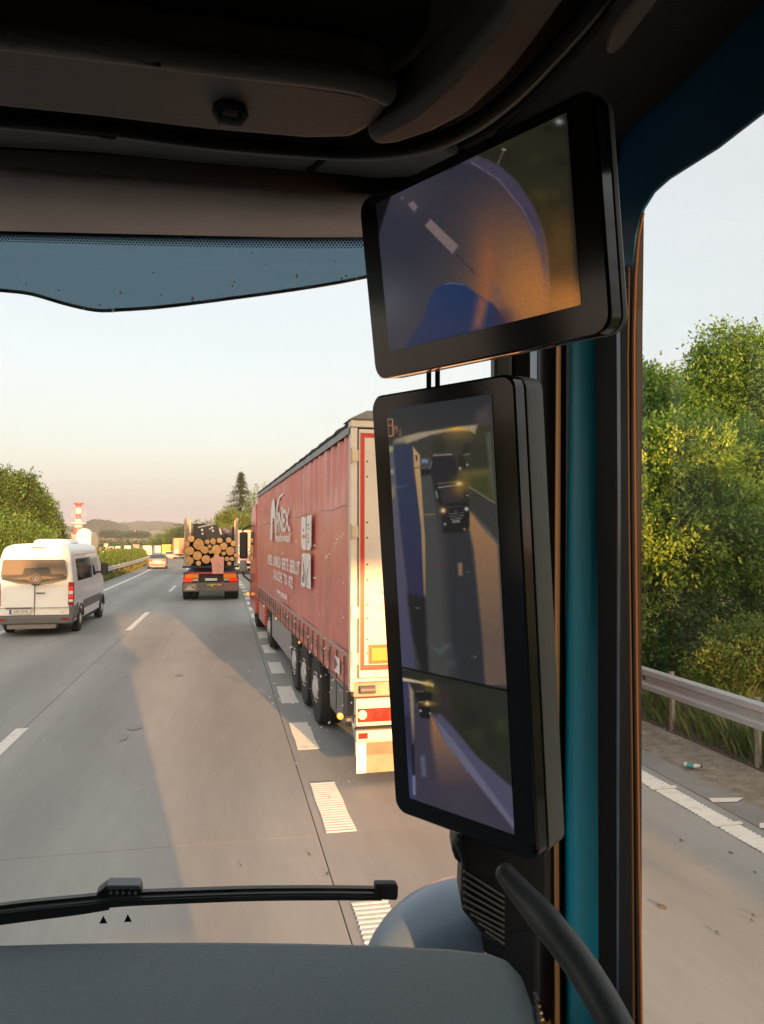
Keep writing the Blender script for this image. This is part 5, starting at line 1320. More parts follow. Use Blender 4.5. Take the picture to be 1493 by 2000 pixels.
# grab handle
hp = [(978, 1690, .655), (1000, 1722, .645), (1040, 1768, .625), (1092, 1830, .595), (1140, 1895, .57), (1185, 1970, .545), (1225, 2050, .525), (1260, 2140, .51)]
pts = smooth_path([at_depth(*q) for q in hp]); k = len(pts)
rs = [.0075 + .0050 * min(1, i / (k * .35)) for i in range(k)]; rs[0] = .003; rs[1] = .0062
MB().tube(pts, rs, 16).build('grab_handle', M_handle, CAB, smooth=80)
# dashboard
edge = [(-120, 1836), (0, 1833), (150, 1829), (300, 1827), (450, 1827), (600, 1829), (750, 1833), (880, 1840), (960, 1849), (1000, 1864), (1024, 1890), (1040, 1935), (1048, 1990), (1052, 2080), (1056, 2200)]
zd_ = 2.055
pl = [on_z(px, py, zd_) for px, py in edge]
pl = [Vector((-2.0, pl[0].y - .02, zd_))] + pl + [Vector((.36, .30, zd_)), Vector((-2.0, .30, zd_))]
DB = MB().prism(pl, (0, 0, -.30)).build('dashboard', M_dash, CAB, bevel=.022, seg=5)
for k in range(5):
    c_ = on_x(1049 + k * 2.2, 1946 + k * 13, .375); MB().box(c_, (.004, .014, .003)).build('vent_slat', M_trim2, DB)
# base panel below the monitors, with louvres
FT = [(883, 1640), (903, 1690), (901, 1760), (905, 1785), (950, 1842), (985, 1846), (1010, 1830), (1080, 1830), (1080, 1640), (960, 1600)]
ft = MB().prism([at_depth(px, py, .735) for px, py in FT], FW * .05).build('pillar_vent', M_blk, CAB, bevel=.008, seg=3)
for k in range(9):
    a, b = (906, 1702 + k * 13.5), (985, 1752 + k * 11.5)
    if k > 5: a = (906 + (k - 5) * 14, a[1] + (k - 5) * 3)
    MB().tube([at_depth(a[0], a[1], .732), at_depth(b[0], b[1], .732)], .0016, 6).build('louvre', mat('louvre_grey', (.05, .052, .052), .4), ft)
MB().prism([at_depth(px, py, .745) for px, py in [(885, 1632), (884, 1665), (890, 1682), (910, 1700), (1000, 1740), (1000, 1640)]], FW * .04).build('monitor_socket', M_blk, CAB, bevel=.006, seg=3)
# blue front corner of the truck outside the windscreen
fc = MB()
cc = on_y(965, 1880, 1.30)
fc.grid(lambda u, v: (cc.x + .215 * math.cos(math.pi * u) * math.sin(math.pi * .5 * v) ** .9, cc.y + .16 * math.sin(math.pi * 2 * u) * .0 - .10 + .24 * (1 - v) * 0 + .18 * math.sin(math.pi * u) * math.sin(math.pi * .5 * v) * .4, cc.z - .02 + .155 * math.cos(math.pi * .5 * v)), 24, 14)
fc = MB()
def dome(u, v):
    a = 2 * math.pi * u; e = math.pi * (v - .5) * .99
    return (cc.x - .01 + .215 * math.cos(a) * math.cos(e), cc.y + .05 + .15 * math.sin(a) * math.cos(e), cc.z - .045 + .168 * math.sin(e))
fc.grid(dome, 40, 28)
fc.lathe([(.19, -.9), (.19, 0)], (0, 0, 0), 'z', 4) if False else None
FCo = fc.build('corner_fairing', M_fair, CAB, smooth=80)

# tinted sun shield outside above the windscreen
SVp = Vector((0, 1.22, 2.9)); SVn = Vector((0, 1, .10)).normalized()
def on_sv(px, py): return on_plane(px, py, SVp, SVn)
low = smooth_path([on_sv(px, py) for px, py in ((-160, 548), (-60, 562), (0, 567), (60, 574), (130, 594), (188, 606), (240, 605), (320, 599), (450, 583), (600, 562), (705, 543), (820, 515), (940, 470), (1000, 430))], 5)
low = [Vector((-1.95, low[0].y, low[0].z)), Vector((-1.2, low[0].y, low[0].z + .01))] + low
upp = [Vector((p.x, p.y - .02, 3.25)) for p in low]
mb = MB(); mb.loft([low, upp], closed=False, caps=False)
SV = mb.build('sun_shield', glass('smoked_acrylic', (.115, .175, .205), .8, .05, add=((.30, .36, .40), .10)), CAB, smooth=60)
MB().tube(low, .0028, 6).build('shield_rim', mat('shield_rim_dark', (.05, .055, .06), .3), SV, smooth=60)
sp = MB()
for _ in range(22):
    i = random.randrange(14, len(low) - 14); c = low[i] + Vector((random.uniform(-.02, .02), -.004, abs(random.gauss(0, .012))))
    r = random.choice([.0008, .001, .0014, .0022]); sp.disc(c, (1, 0, 0), (0, 0, random.uniform(1, 2)), r, 6)
sp.build('shield_specks', leafy('shield_speck'), SV, kind='stuff', fix=False)
sp = MB()
for (px, py, r) in ((300, 533, .0012), (493, 495, .0012), (520, 518, .001), (470, 532, .0009), (655, 512, .0013), (325, 556, .0008), (417, 535, .0006)):
    sp.disc(on_sv(px, py) - SVn * .004, (1, 0, 0), (0, 0, 1), r, 6)
sp.build('dark_specks', M_seal, SV, kind='stuff', fix=False)
# roof front above the windscreen (outside)
MB().span((-2.05, .96, 3.02), (.44, 1.10, 3.6)).build('roof_front', M_cabout, CAB, bevel=.03)

# ------------------------------------------------------------------ windscreen wiper
M_wip = mat('wiper_black', (.009, .0095, .010), .5)
WI = thing('windscreen_wiper', 'black windscreen wiper blade lying across the lower windscreen', 'wiper', tuple(on_ws(235, 1755, .03)))
wb = WI.location
wp = [(-120, 1795), (-40, 1784), (60, 1771), (150, 1762), (240, 1753), (350, 1748), (500, 1743), (650, 1742), (745, 1743)]
def wpath(dy, off, n=4): return [p - Vector(wb) for p in smooth_path([on_ws(px, py + dy, off) for px, py in wp], n)]
up_ = w_
def strip(path, h0, h1, d):                  # bar of rectangular section along the path, height tapering
    k = len(path); secs = []
    for i, p in enumerate(path):
        h = h0 + (h1 - h0) * i / (k - 1)
        secs.append([p + up_ * h - WNv * d, p + up_ * h * .6 + WNv * d, p - up_ * h * .6 + WNv * d, p - up_ * h - WNv * d])
    return MB().loft(secs)
strip(wpath(-3, .035), .0085, .0065, .006).build('blade_spoiler', M_wip, WI, smooth=50)
strip(wpath(9, .022), .0045, .003, .004).build('rubber_lip', M_wip, WI, smooth=50)
strip(wpath(-2, .029), .0012, .0012, .007).build('spring_strip', mat('spring_steel_dark', (.10, .105, .11), .35, metal=.5), WI)
ar = [on_ws(px, py, .05) - Vector(wb) for px, py in ((-140, 1806), (-40, 1792), (60, 1779), (150, 1768), (215, 1758))]
ar = [Vector((-1.25, wsy(1.93) + .06, 1.93)) - Vector(wb)] + ar
strip(smooth_path(ar, 3), .011, .010, .006).build('wiper_arm', M_wip, WI, smooth=50)
def wblk(name, pts, off, th, m, bev=.002): return MB().prism([on_ws(px, py, off) - Vector(wb) for px, py in pts], WNv * th).build(name, m, WI, bevel=bev)
cn = wblk('connector', [(188, 1747), (206, 1732), (276, 1733), (278, 1763), (260, 1768), (190, 1768)], .030, .018, M_wip)
MB().prism([on_ws(px, py, .028) - Vector(wb) for px, py in [(208, 1730), (274, 1730), (275, 1738), (210, 1739)]], WNv * .02).build('connector_cap', mat('cap_grey_blue', (.16, .19, .21), .4), cn, bevel=.0015)
for k in range(5): MB().prism([on_ws(214 + k * 12, 1744, .026) - Vector(wb), on_ws(219 + k * 12, 1744, .026) - Vector(wb), on_ws(219 + k * 12, 1748, .026) - Vector(wb), on_ws(214 + k * 12, 1748, .026) - Vector(wb)], WNv * .004).build('clip', mat('clip_grey', (.3, .32, .33), .4), cn)
wblk('end_cap', [(733, 1728), (776, 1728), (779, 1735), (778, 1758), (772, 1760), (735, 1758)], .022, .014, M_wip, .003)

# ------------------------------------------------------------------ camera monitors on the pillar
def rect_pose(c, Hm):
    r = [np.array(ray(*q)) for q in c]
    A = np.array([r[0], -r[1], r[2], -r[3]]).T
    t = np.linalg.svd(A)[2][-1]; t *= np.sign(t[0])
    p = [t[i] * r[i] for i in range(4)]; s = Hm / np.linalg.norm(p[3] - p[0])
    p = [Vector(q * s) + CP for q in p]
    u = (p[1] - p[0]); W = (u.length + (p[2] - p[3]).length) / 2; u.normalize()
    v = (p[3] - p[0]); H = v.length; v = (v - u * v.dot(u)).normalized()
    n = u.cross(v).normalized()
    if n.dot(CP - p[0]) < 0: n = -n
    return p[0], u, v, n, W, H
def rrect(w, h, r, k=5):
    out = []
    for cx, cy, a0 in ((w - r, r, -90), (w - r, h - r, 0), (r, h - r, 90), (r, r, 180)):
        for i in range(k + 1):
            a = math.radians(a0 + 90 * i / k); out.append((cx + r * math.cos(a), cy + r * math.sin(a)))
    return out
def poly_mask(X, Y, poly, blur):
    n = len(poly); ins = np.zeros(X.shape, bool); dist = np.full(X.shape, 1e9)
    for i in range(n):
        x0, y0 = poly[i]; x1, y1 = poly[(i + 1) % n]
        c = ((y0 > Y) != (y1 > Y)) & (X < (x1 - x0) * (Y - y0) / (y1 - y0 + 1e-12) + x0); ins ^= c
        dx, dy = x1 - x0, y1 - y0; t = np.clip(((X - x0) * dx + (Y - y0) * dy) / (dx * dx + dy * dy + 1e-9), 0, 1)
        dist = np.minimum(dist, np.hypot(X - x0 - t * dx, Y - y0 - t * dy))
    sd = np.where(ins, dist, -dist)
    return np.clip(sd / (2 * blur) + .5, 0, 1)
class Paint:                                  # the picture shown on a screen, layer by layer
    def __init__(s, X, Y): s.X, s.Y = X, Y; s.c = np.zeros((len(X), 3))
    def fill(s, col): s.c[:] = col
    def poly(s, pts, col, blur=1.5, a=1.0, col2=None, ya=None, yb=None):
        m = poly_mask(s.X, s.Y, pts, blur)[:, None] * a
        col = np.array(col, float)[None]
        if col2 is not None:
            t = np.clip((s.Y - ya) / (yb - ya), 0, 1)[:, None]; col = col * (1 - t) + np.array(col2, float)[None] * t
        s.c = s.c * (1 - m) + col * m
    def line(s, p, q, w, col, blur=1.0, a=1.0):
        dx, dy = q[0] - p[0], q[1] - p[1]; L = math.hypot(dx, dy); nx, ny = -dy / L * w / 2, dx / L * w / 2
        s.poly([(p[0] + nx, p[1] + ny), (q[0] + nx, q[1] + ny), (q[0] - nx, q[1] - ny), (p[0] - nx, p[1] - ny)], col, blur, a)
    def glow(s, x, y, r, col, a=1.0, ry=None):
        g = np.exp(-((s.X - x) / r) ** 2 - ((s.Y - y) / (ry or r)) ** 2)[:, None] * a
        s.c = s.c * (1 - g) + np.array(col, float)[None] * g
    def mottle(s, pts, cols, k, r, seed, blur=8):
        rg = np.random.default_rng(seed); xs_ = [p[0] for p in pts]; ys_ = [p[1] for p in pts]
        m = poly_mask(s.X, s.Y, pts, blur)[:, None]; base = s.c.copy()
        for _ in range(k):
            s.glow(rg.uniform(min(xs_), max(xs_)), rg.uniform(min(ys_), max(ys_)), r * rg.uniform(.5, 1.4), cols[rg.integers(len(cols))], .5)
        s.c = base * (1 - m) + s.c * m
def _grain(s, amp, seed):
    rg = np.random.default_rng(seed); s.c = s.c * (1 + rg.normal(0, .035, (len(s.c), 1))) + rg.normal(0, amp * .5, (len(s.c), 1))
Paint.grain = _grain
def screen_mesh(name, O, u, v, n, W, H, nu, nv, paint, parent, m, base):
    me = bpy.data.meshes.new(name); U, Vv = np.meshgrid(np.linspace(0, W, nu + 1), np.linspace(0, H, nv + 1), indexing='ij')
    P = np.array(O)[None] + U.reshape(-1, 1) * np.array(u)[None] + Vv.reshape(-1, 1) * np.array(v)[None]
    d = P - np.array(CP)[None]; z = d @ np.array(FW); X = PW / 2 + FOC * (d @ np.array(RT)) / z; Y = PH / 2 - FOC * (d @ np.array(UP)) / z
    pt = Paint(X, Y); paint(pt)
    c = np.clip(pt.c, 0, 255) / 255.; c = np.where(c <= .04045, c / 12.92, ((c + .055) / 1.055) ** 2.4)
    idx = np.arange((nu + 1) * (nv + 1)).reshape(nu + 1, nv + 1)
    F = np.stack([idx[:-1, :-1], idx[:-1, 1:], idx[1:, 1:], idx[1:, :-1]], -1).reshape(-1, 4)
    loc = P - np.array(base)[None]
    me.vertices.add(len(P)); me.vertices.foreach_set('co', loc.reshape(-1).astype(np.float32))
    me.loops.add(F.size); me.loops.foreach_set('vertex_index', F.reshape(-1).astype(np.int32))
    me.polygons.add(len(F)); me.polygons.foreach_set('loop_start', np.arange(0, F.size, 4, dtype=np.int32)); me.update(calc_edges=True)
    at = me.attributes.new('picture', 'FLOAT_COLOR', 'POINT'); c4 = np.ones((len(P), 4), np.float32); c4[:, :3] = c; at.data.foreach_set('color', c4.reshape(-1))
    me.materials.append(m); o = bpy.data.objects.new(name, me); COL.objects.link(o); o.parent = parent
    return o
M_screen = emis('screen_picture', (1, 1, 1), 1.0 / 2 ** EXPOSURE * .80, base=(.004, .004, .005), attr='picture')

def monitor(name, label, O, u, v, n, W, H, shell_in, depth, r, base):
    t = thing(name, label, 'monitor', base)
    def P(a, b, c): return O + u * a + v * b + n * c - Vector(base)
    ol = rrect(W, H, r)
    MB().loft([[P(a, b, -.014) for a, b in ol], [P(a, b, -.002) for a, b in ol], [P(W / 2 + (a - W / 2) * .985, H / 2 + (b - H / 2) * .99, 0) for a, b in ol]]).build('front_frame', M_bezel, t, smooth=30)
    def ins(k, c): return [P(W / 2 + (a - W / 2) * k, H / 2 + (b - H / 2) * (1 - (1 - k) * W / H), c) for a, b in ol]
    MB().loft([ins(.97, -.0145), ins(.97, -.018)]).build('gap_ring', M_seal, t)
    MB().loft([ins(.995, -.0182), ins(1.0, -.022), ins(.99, -depth * .7), ins(shell_in, -depth)]).build('rear_shell', M_shell, t, smooth=30)
    return t
# lower, tall monitor
O1, u1, v1, n1, W1, H1 = rect_pose([(725, 775), (1003, 728), (1055, 1690), (775, 1585)], .42)
MON = monitor('camera_monitor', 'tall black mirror monitor showing the trailer side and a dark van behind', O1, u1, v1, n1, W1, H1, .80, .062, .012, tuple(O1 + v1 * H1 + u1 * W1 * .5))
def px_uv(px, py, O, u, v, n):
    p = on_plane(px, py, O, n) - O; return p.dot(u), p.dot(v)
a0 = px_uv(757, 800, O1, u1, v1, n1); a1 = px_uv(1006, 1630, O1, u1, v1, n1)
ZA = lambda x, y: (700 + x / 3.555, 720 + y / 3.555)
ZB = lambda x, y: (740 + x / 3.929, 1240 + y / 3.929)
def paint_low(p):
    A = lambda *q: [ZA(*k) for k in q]; B = lambda *q: [ZB(*k) for k in q]
    p.fill((54, 54, 56))
    p.poly(A((150, 1100), (1010, 1100), (1050, 2120), (150, 2120)), (62, 61, 64), 20)
    p.poly(A((600, 1130), (775, 1120), (860, 1840), (900, 2200), (700, 2200), (640, 1840)), (46, 48, 53), 6)
    p.poly(A((380, 520), (950, 380), (960, 780), (430, 780)), (58, 56, 47), 2)                       # dark hills
    p.poly(A((510, 520), (560, 470), (610, 490), (600, 620), (520, 620)), (44, 46, 40), 4)
    p.poly(A((720, 560), (745, 510), (780, 520), (790, 600), (720, 620)), (40, 41, 30), 4)
    p.poly(A((800, 400), (925, 380), (930, 700), (770, 700)), (50, 50, 36), 5)
    p.poly(A((300, 495), (320, 470), (420, 440), (830, 385), (810, 450), (770, 432), (690, 430), (600, 440), (500, 462), (420, 492), (340, 520)), (172, 156, 130), 2.5)
    p.poly(A((240, 475), (330, 462), (330, 515), (250, 520)), (150, 138, 110), 5)
    p.poly(A((700, 710), (915, 690), (945, 930), (770, 820)), (96, 90, 46), 6); p.poly(A((770, 760), (910, 740), (945, 935), (770, 820)), (66, 66, 36), 8)
    p.poly(A((770, 822), (950, 935), (968, 1200), (800, 1010), (762, 930)), (56, 56, 50), 2); p.line(ZA(770, 822), ZA(950, 935), 1.6, (140, 138, 120), 1)
    p.poly(A((430, 620), (500, 620), (560, 1150), (600, 1840), (640, 2200), (470, 2200), (465, 1200)), (70, 72, 70), 4)
    p.poly(A((795, 990), (965, 1190), (972, 1270), (870, 1110)), (88, 88, 92), 3)
    p.poly(A((768, 985), (800, 1015), (870, 1110), (968, 1225), (1005, 1848), (1035, 2200), (880, 2200), (860, 1840), (800, 1250), (768, 1100)), (168, 124, 84), 3, col2=(108, 88, 76), ya=1010, yb=1250)
    p.poly(A((195, 535), (245, 535), (262, 700), (300, 1150), (372, 1840), (395, 2100), (290, 2100), (275, 1840), (230, 1100)), (92, 92, 104), 3, col2=(74, 72, 98), ya=900, yb=1250)
    p.poly(A((200, 540), (246, 540), (246, 570), (205, 585)), (150, 160, 110), 2); p.poly(A((205, 700), (246, 700), (248, 730), (208, 735)), (150, 150, 140), 2); p.poly(A((222, 850), (250, 800), (255, 880), (228, 910)), (140, 130, 95), 2)
    p.poly(A((245, 535), (378, 525), (392, 700), (440, 1200), (460, 1600), (440, 1650), (350, 1560), (300, 1150), (252, 640)), (42, 54, 82), 2, col2=(44, 42, 74), ya=950, yb=1180)
    p.poly(A((375, 600), (390, 620), (400, 800), (380, 760)), (88, 60, 70), 3)
    p.line(ZA(258, 828), ZA(335, 812), 2, (80, 95, 125), 1.5)
    p.poly(A((378, 538), (428, 600), (432, 700), (466, 1200), (468, 1590), (455, 1560), (436, 1100), (390, 700)), (196, 160, 112), 1.5, col2=(150, 118, 86), ya=900, yb=1160)
    p.poly(A((398, 600), (412, 605), (410, 640), (400, 640)), (60, 50, 40), 1.2); p.line(ZA(390, 695), ZA(432, 680), 1.5, (90, 70, 55), 1)
    p.poly(A((340, 1560), (462, 1590), (478, 1840), (490, 2120), (440, 2120), (375, 1840)), (28, 28, 31), 4)
    p.line(ZA(395, 1660), ZA(430, 1662), 1.5, (110, 120, 130), 1)
    p.poly(A((436, 700), (500, 690), (510, 735), (440, 745)), (24, 25, 28), 2.5); p.poly(A((440, 628), (485, 630), (482, 655), (440, 655)), (115, 138, 170), 1.6); p.line(ZA(440, 690), ZA(510, 690), 1.6, (90, 92, 92), 1)
    p.poly(A((512, 612), (540, 600), (650, 600), (672, 625), (690, 700), (680, 790), (560, 800), (530, 870), (505, 700)), (33, 34, 40), 2)
    p.line(ZA(520, 603), ZA(650, 595), 2.4, (158, 155, 146), 1.2); p.line(ZA(530, 592), ZA(640, 590), 1.4, (120, 70, 62), 1); p.line(ZA(512, 640), ZA(498, 690), 1.6, (130, 130, 128), 1)
    p.poly(A((690, 610), (740, 600), (750, 690), (700, 700)), (38, 34, 30), 3); p.line(ZA(730, 600), ZA(775, 592), 1.8, (150, 148, 135), 1); p.glow(*ZA(757, 668), 2, (190, 190, 180)); p.glow(*ZA(708, 692), 2.5, (210, 205, 190))
    p.poly(A((553, 800), (700, 790), (758, 860), (772, 960), (772, 1095), (742, 1135), (590, 1140), (572, 960), (545, 905)), (26, 26, 28), 1.8)
    p.poly(A((565, 830), (720, 820), (750, 920), (585, 940)), (48, 46, 48), 4)
    p.line(ZA(556, 826), ZA(700, 806), 2, (175, 165, 148), 1.2); p.line(ZA(552, 800), ZA(690, 785), 3.4, (95, 88, 74), 1.6); p.line(ZA(540, 850), ZA(552, 900), 2.4, (150, 148, 140), 1.2)
    for (x0, y0, x1, y1, c) in ((620, 962, 720, 955, 90), (625, 1010, 735, 1000, 120), (632, 1028, 732, 1018, 130), (640, 1045, 722, 1036, 135)): p.line(ZA(x0, y0), ZA(x1, y1), 1.2, (c, c, c), .8)
    p.poly(A((650, 1052), (708, 1046), (708, 1068), (652, 1074)), (112, 112, 112), 1); p.glow(*ZA(678, 992), 2.2, (120, 120, 118), .8)
    p.glow(*ZA(590, 985), 8, (190, 120, 50), .6); p.glow(*ZA(590, 985), 4.2, (255, 235, 185)); p.glow(*ZA(752, 974), 3.8, (232, 232, 228)); p.glow(*ZA(602, 1080), 2.6, (170, 172, 175)); p.glow(*ZA(738, 1115), 2.6, (190, 140, 100)); p.glow(*ZA(757, 880), 1.4, (220, 220, 215))
    p.glow(*ZA(705, 815), 16, (200, 140, 50), .6, 18); p.glow(*ZA(702, 798), 6, (255, 226, 150), .95, 4)
    p.glow(*ZA(690, 440), 34, (190, 140, 50), .45, 16); p.glow(*ZA(680, 412), 17, (255, 190, 80), .9, 5)
    p.line(ZA(500, 1360), ZA(622, 1363), 2, (128, 42, 46), 1.5); p.line(ZA(458, 1015), ZA(530, 1010), 2, (150, 132, 50), 1.5)
    p.poly(A((690, 1350), (722, 1346), (726, 1434), (696, 1440)), (138, 108, 88), 1.6); p.glow(*ZA(762, 1412), 1.2, (150, 150, 150))
    p.poly(A((885, 450), (918, 438), (952, 940), (916, 760)), (86, 88, 82), 2.5, .8)
    p.poly(A((150, 150), (1000, 150), (950, 360), (820, 384), (420, 440), (300, 470), (240, 500), (190, 540), (150, 560)), (31, 41, 48), 3, col2=(48, 50, 50), ya=780, yb=840)  # dark reflection on the glass, painted into the picture
    p.poly(A((820, 300), (915, 250), (915, 380), (820, 384)), (86, 74, 70), 8, .7)
    for q in (((203, 352), (238, 350)), ((205, 395), (240, 392)), ((209, 470), (242, 467)), ((203, 352), (209, 470)), ((238, 350), (242, 467))): p.line(ZA(*q[0]), ZA(*q[1]), 1.7, (226, 150, 96), .6)
    for q in (((249, 405), (251, 458)), ((249, 410), (262, 402)), ((266, 396), (269, 445)), ((258, 418), (276, 415)), ((284, 452), (303, 448)), ((284, 460), (304, 456)), ((287, 438), (294, 418))): p.line(ZA(*q[0]), ZA(*q[1]), 1.3, (200, 128, 84), .6)
    # reflected streaks and the lower picture
    p.poly(B((360, 40), (450, 110), (540, 60), (560, 75), (460, 165), (440, 130)), (82, 92, 96), 3, .8); p.poly(B((510, 200), (580, 190), (590, 235), (530, 240)), (74, 78, 86), 5, .7); p.glow(*ZB(742, 170), 1.2, (200, 200, 180)); p.glow(*ZB(718, 166), 1, (180, 180, 160))
    p.poly(B((120, 272), (1000, 446), (1100, 1700), (120, 1500)), (66, 60, 74), .8)
    p.poly(B((160, 262), (985, 425), (985, 450), (160, 330)), (40, 40, 33), 1)
    p.poly(B((230, 340), (990, 448), (1040, 1190), (1000, 1150), (760, 940), (560, 690), (470, 600), (400, 600), (290, 470)), (43, 44, 34), 2)
    p.mottle(B((520, 480), (985, 470), (1010, 1100), (760, 900)), [(38, 40, 26), (52, 54, 30), (30, 31, 26), (60, 72, 42)], 26, 14, 4)
    p.glow(*ZB(940, 690), 14, (64, 76, 44), .6); p.poly(B((440, 400), (560, 430), (560, 680), (450, 590)), (52, 46, 44), 6)
    p.poly(B((172, 325), (250, 340), (425, 378), (420, 402), (330, 374), (170, 352)), (214, 196, 158), 1.6); p.glow(*ZB(375, 372), 9, (255, 205, 110), .9, 5); p.glow(*ZB(400, 430), 14, (120, 96, 44), .6)
    p.poly(B((470, 600), (760, 940), (1030, 1180), (1045, 1460), (760, 1060), (520, 800), (430, 640)), (82, 82, 106), 3)
    p.poly(B((395, 605), (430, 650), (520, 820), (700, 1050), (800, 1180), (860, 1480), (500, 1300), (450, 1100), (405, 800)), (172, 122, 82), 5, col2=(70, 62, 74), ya=1400, yb=1540)
    p.poly(B((425, 630), (560, 790), (750, 1040), (1050, 1450), (1050, 1510), (900, 1320), (700, 1070), (520, 840)), (108, 108, 130), 2.5)
    p.poly(B((165, 360), (236, 366), (262, 600), (272, 900), (280, 1080), (285, 1260), (215, 1260), (205, 900)), (60, 62, 96), 2.5); p.poly(B((190, 620), (240, 600), (262, 880), (268, 1060), (235, 960)), (46, 44, 62), 4)
    p.poly(B((230, 375), (266, 430), (274, 750), (264, 860), (246, 600)), (160, 140, 112), 2, col2=(96, 82, 78), ya=1400, yb=1455)
    p.poly(B((250, 850), (272, 830), (276, 1075), (262, 1070)), (24, 24, 28), 1.8); p.poly(B((258, 1080), (282, 1085), (284, 1230), (262, 1225)), (120, 124, 160), 2)
    p.poly(B((280, 430), (400, 440), (415, 460), (400, 520), (290, 520)), (24, 24, 24), 3); p.line(ZB(285, 432), ZB(345, 436), 1.4, (120, 118, 110), 1)
    p.poly(B((303, 520), (380, 515), (402, 600), (388, 645), (320, 632)), (20, 20, 24), 1.8); p.line(ZB(308, 516), ZB(345, 514), 1.6, (160, 150, 130), 1)
    p.glow(*ZB(322, 582), 2.2, (235, 228, 205)); p.glow(*ZB(393, 602), 1.8, (225, 205, 170)); p.glow(*ZB(380, 528), 16, (190, 140, 60), .7, 5); p.glow(*ZB(372, 526), 4.5, (255, 215, 130))
    p.poly(B((320, 930), (352, 925), (365, 1085), (332, 1090)), (98, 98, 118), 3)
    p.line(ZB(120, 238), ZB(1000, 430), 4.2, (6, 6, 7), .8)
    p.c = p.c * .90 + np.array([[34, 34, 38]]) * .10  # pale haze painted over the whole picture
    p.grain(3.0, 6)
screen_mesh('screen', O1 + u1 * a0[0] + v1 * a0[1] + n1 * .0006, u1, v1, n1, a1[0] - a0[0], a1[1] - a0[1], 150, 460, paint_low, MON, M_screen, MON.location)
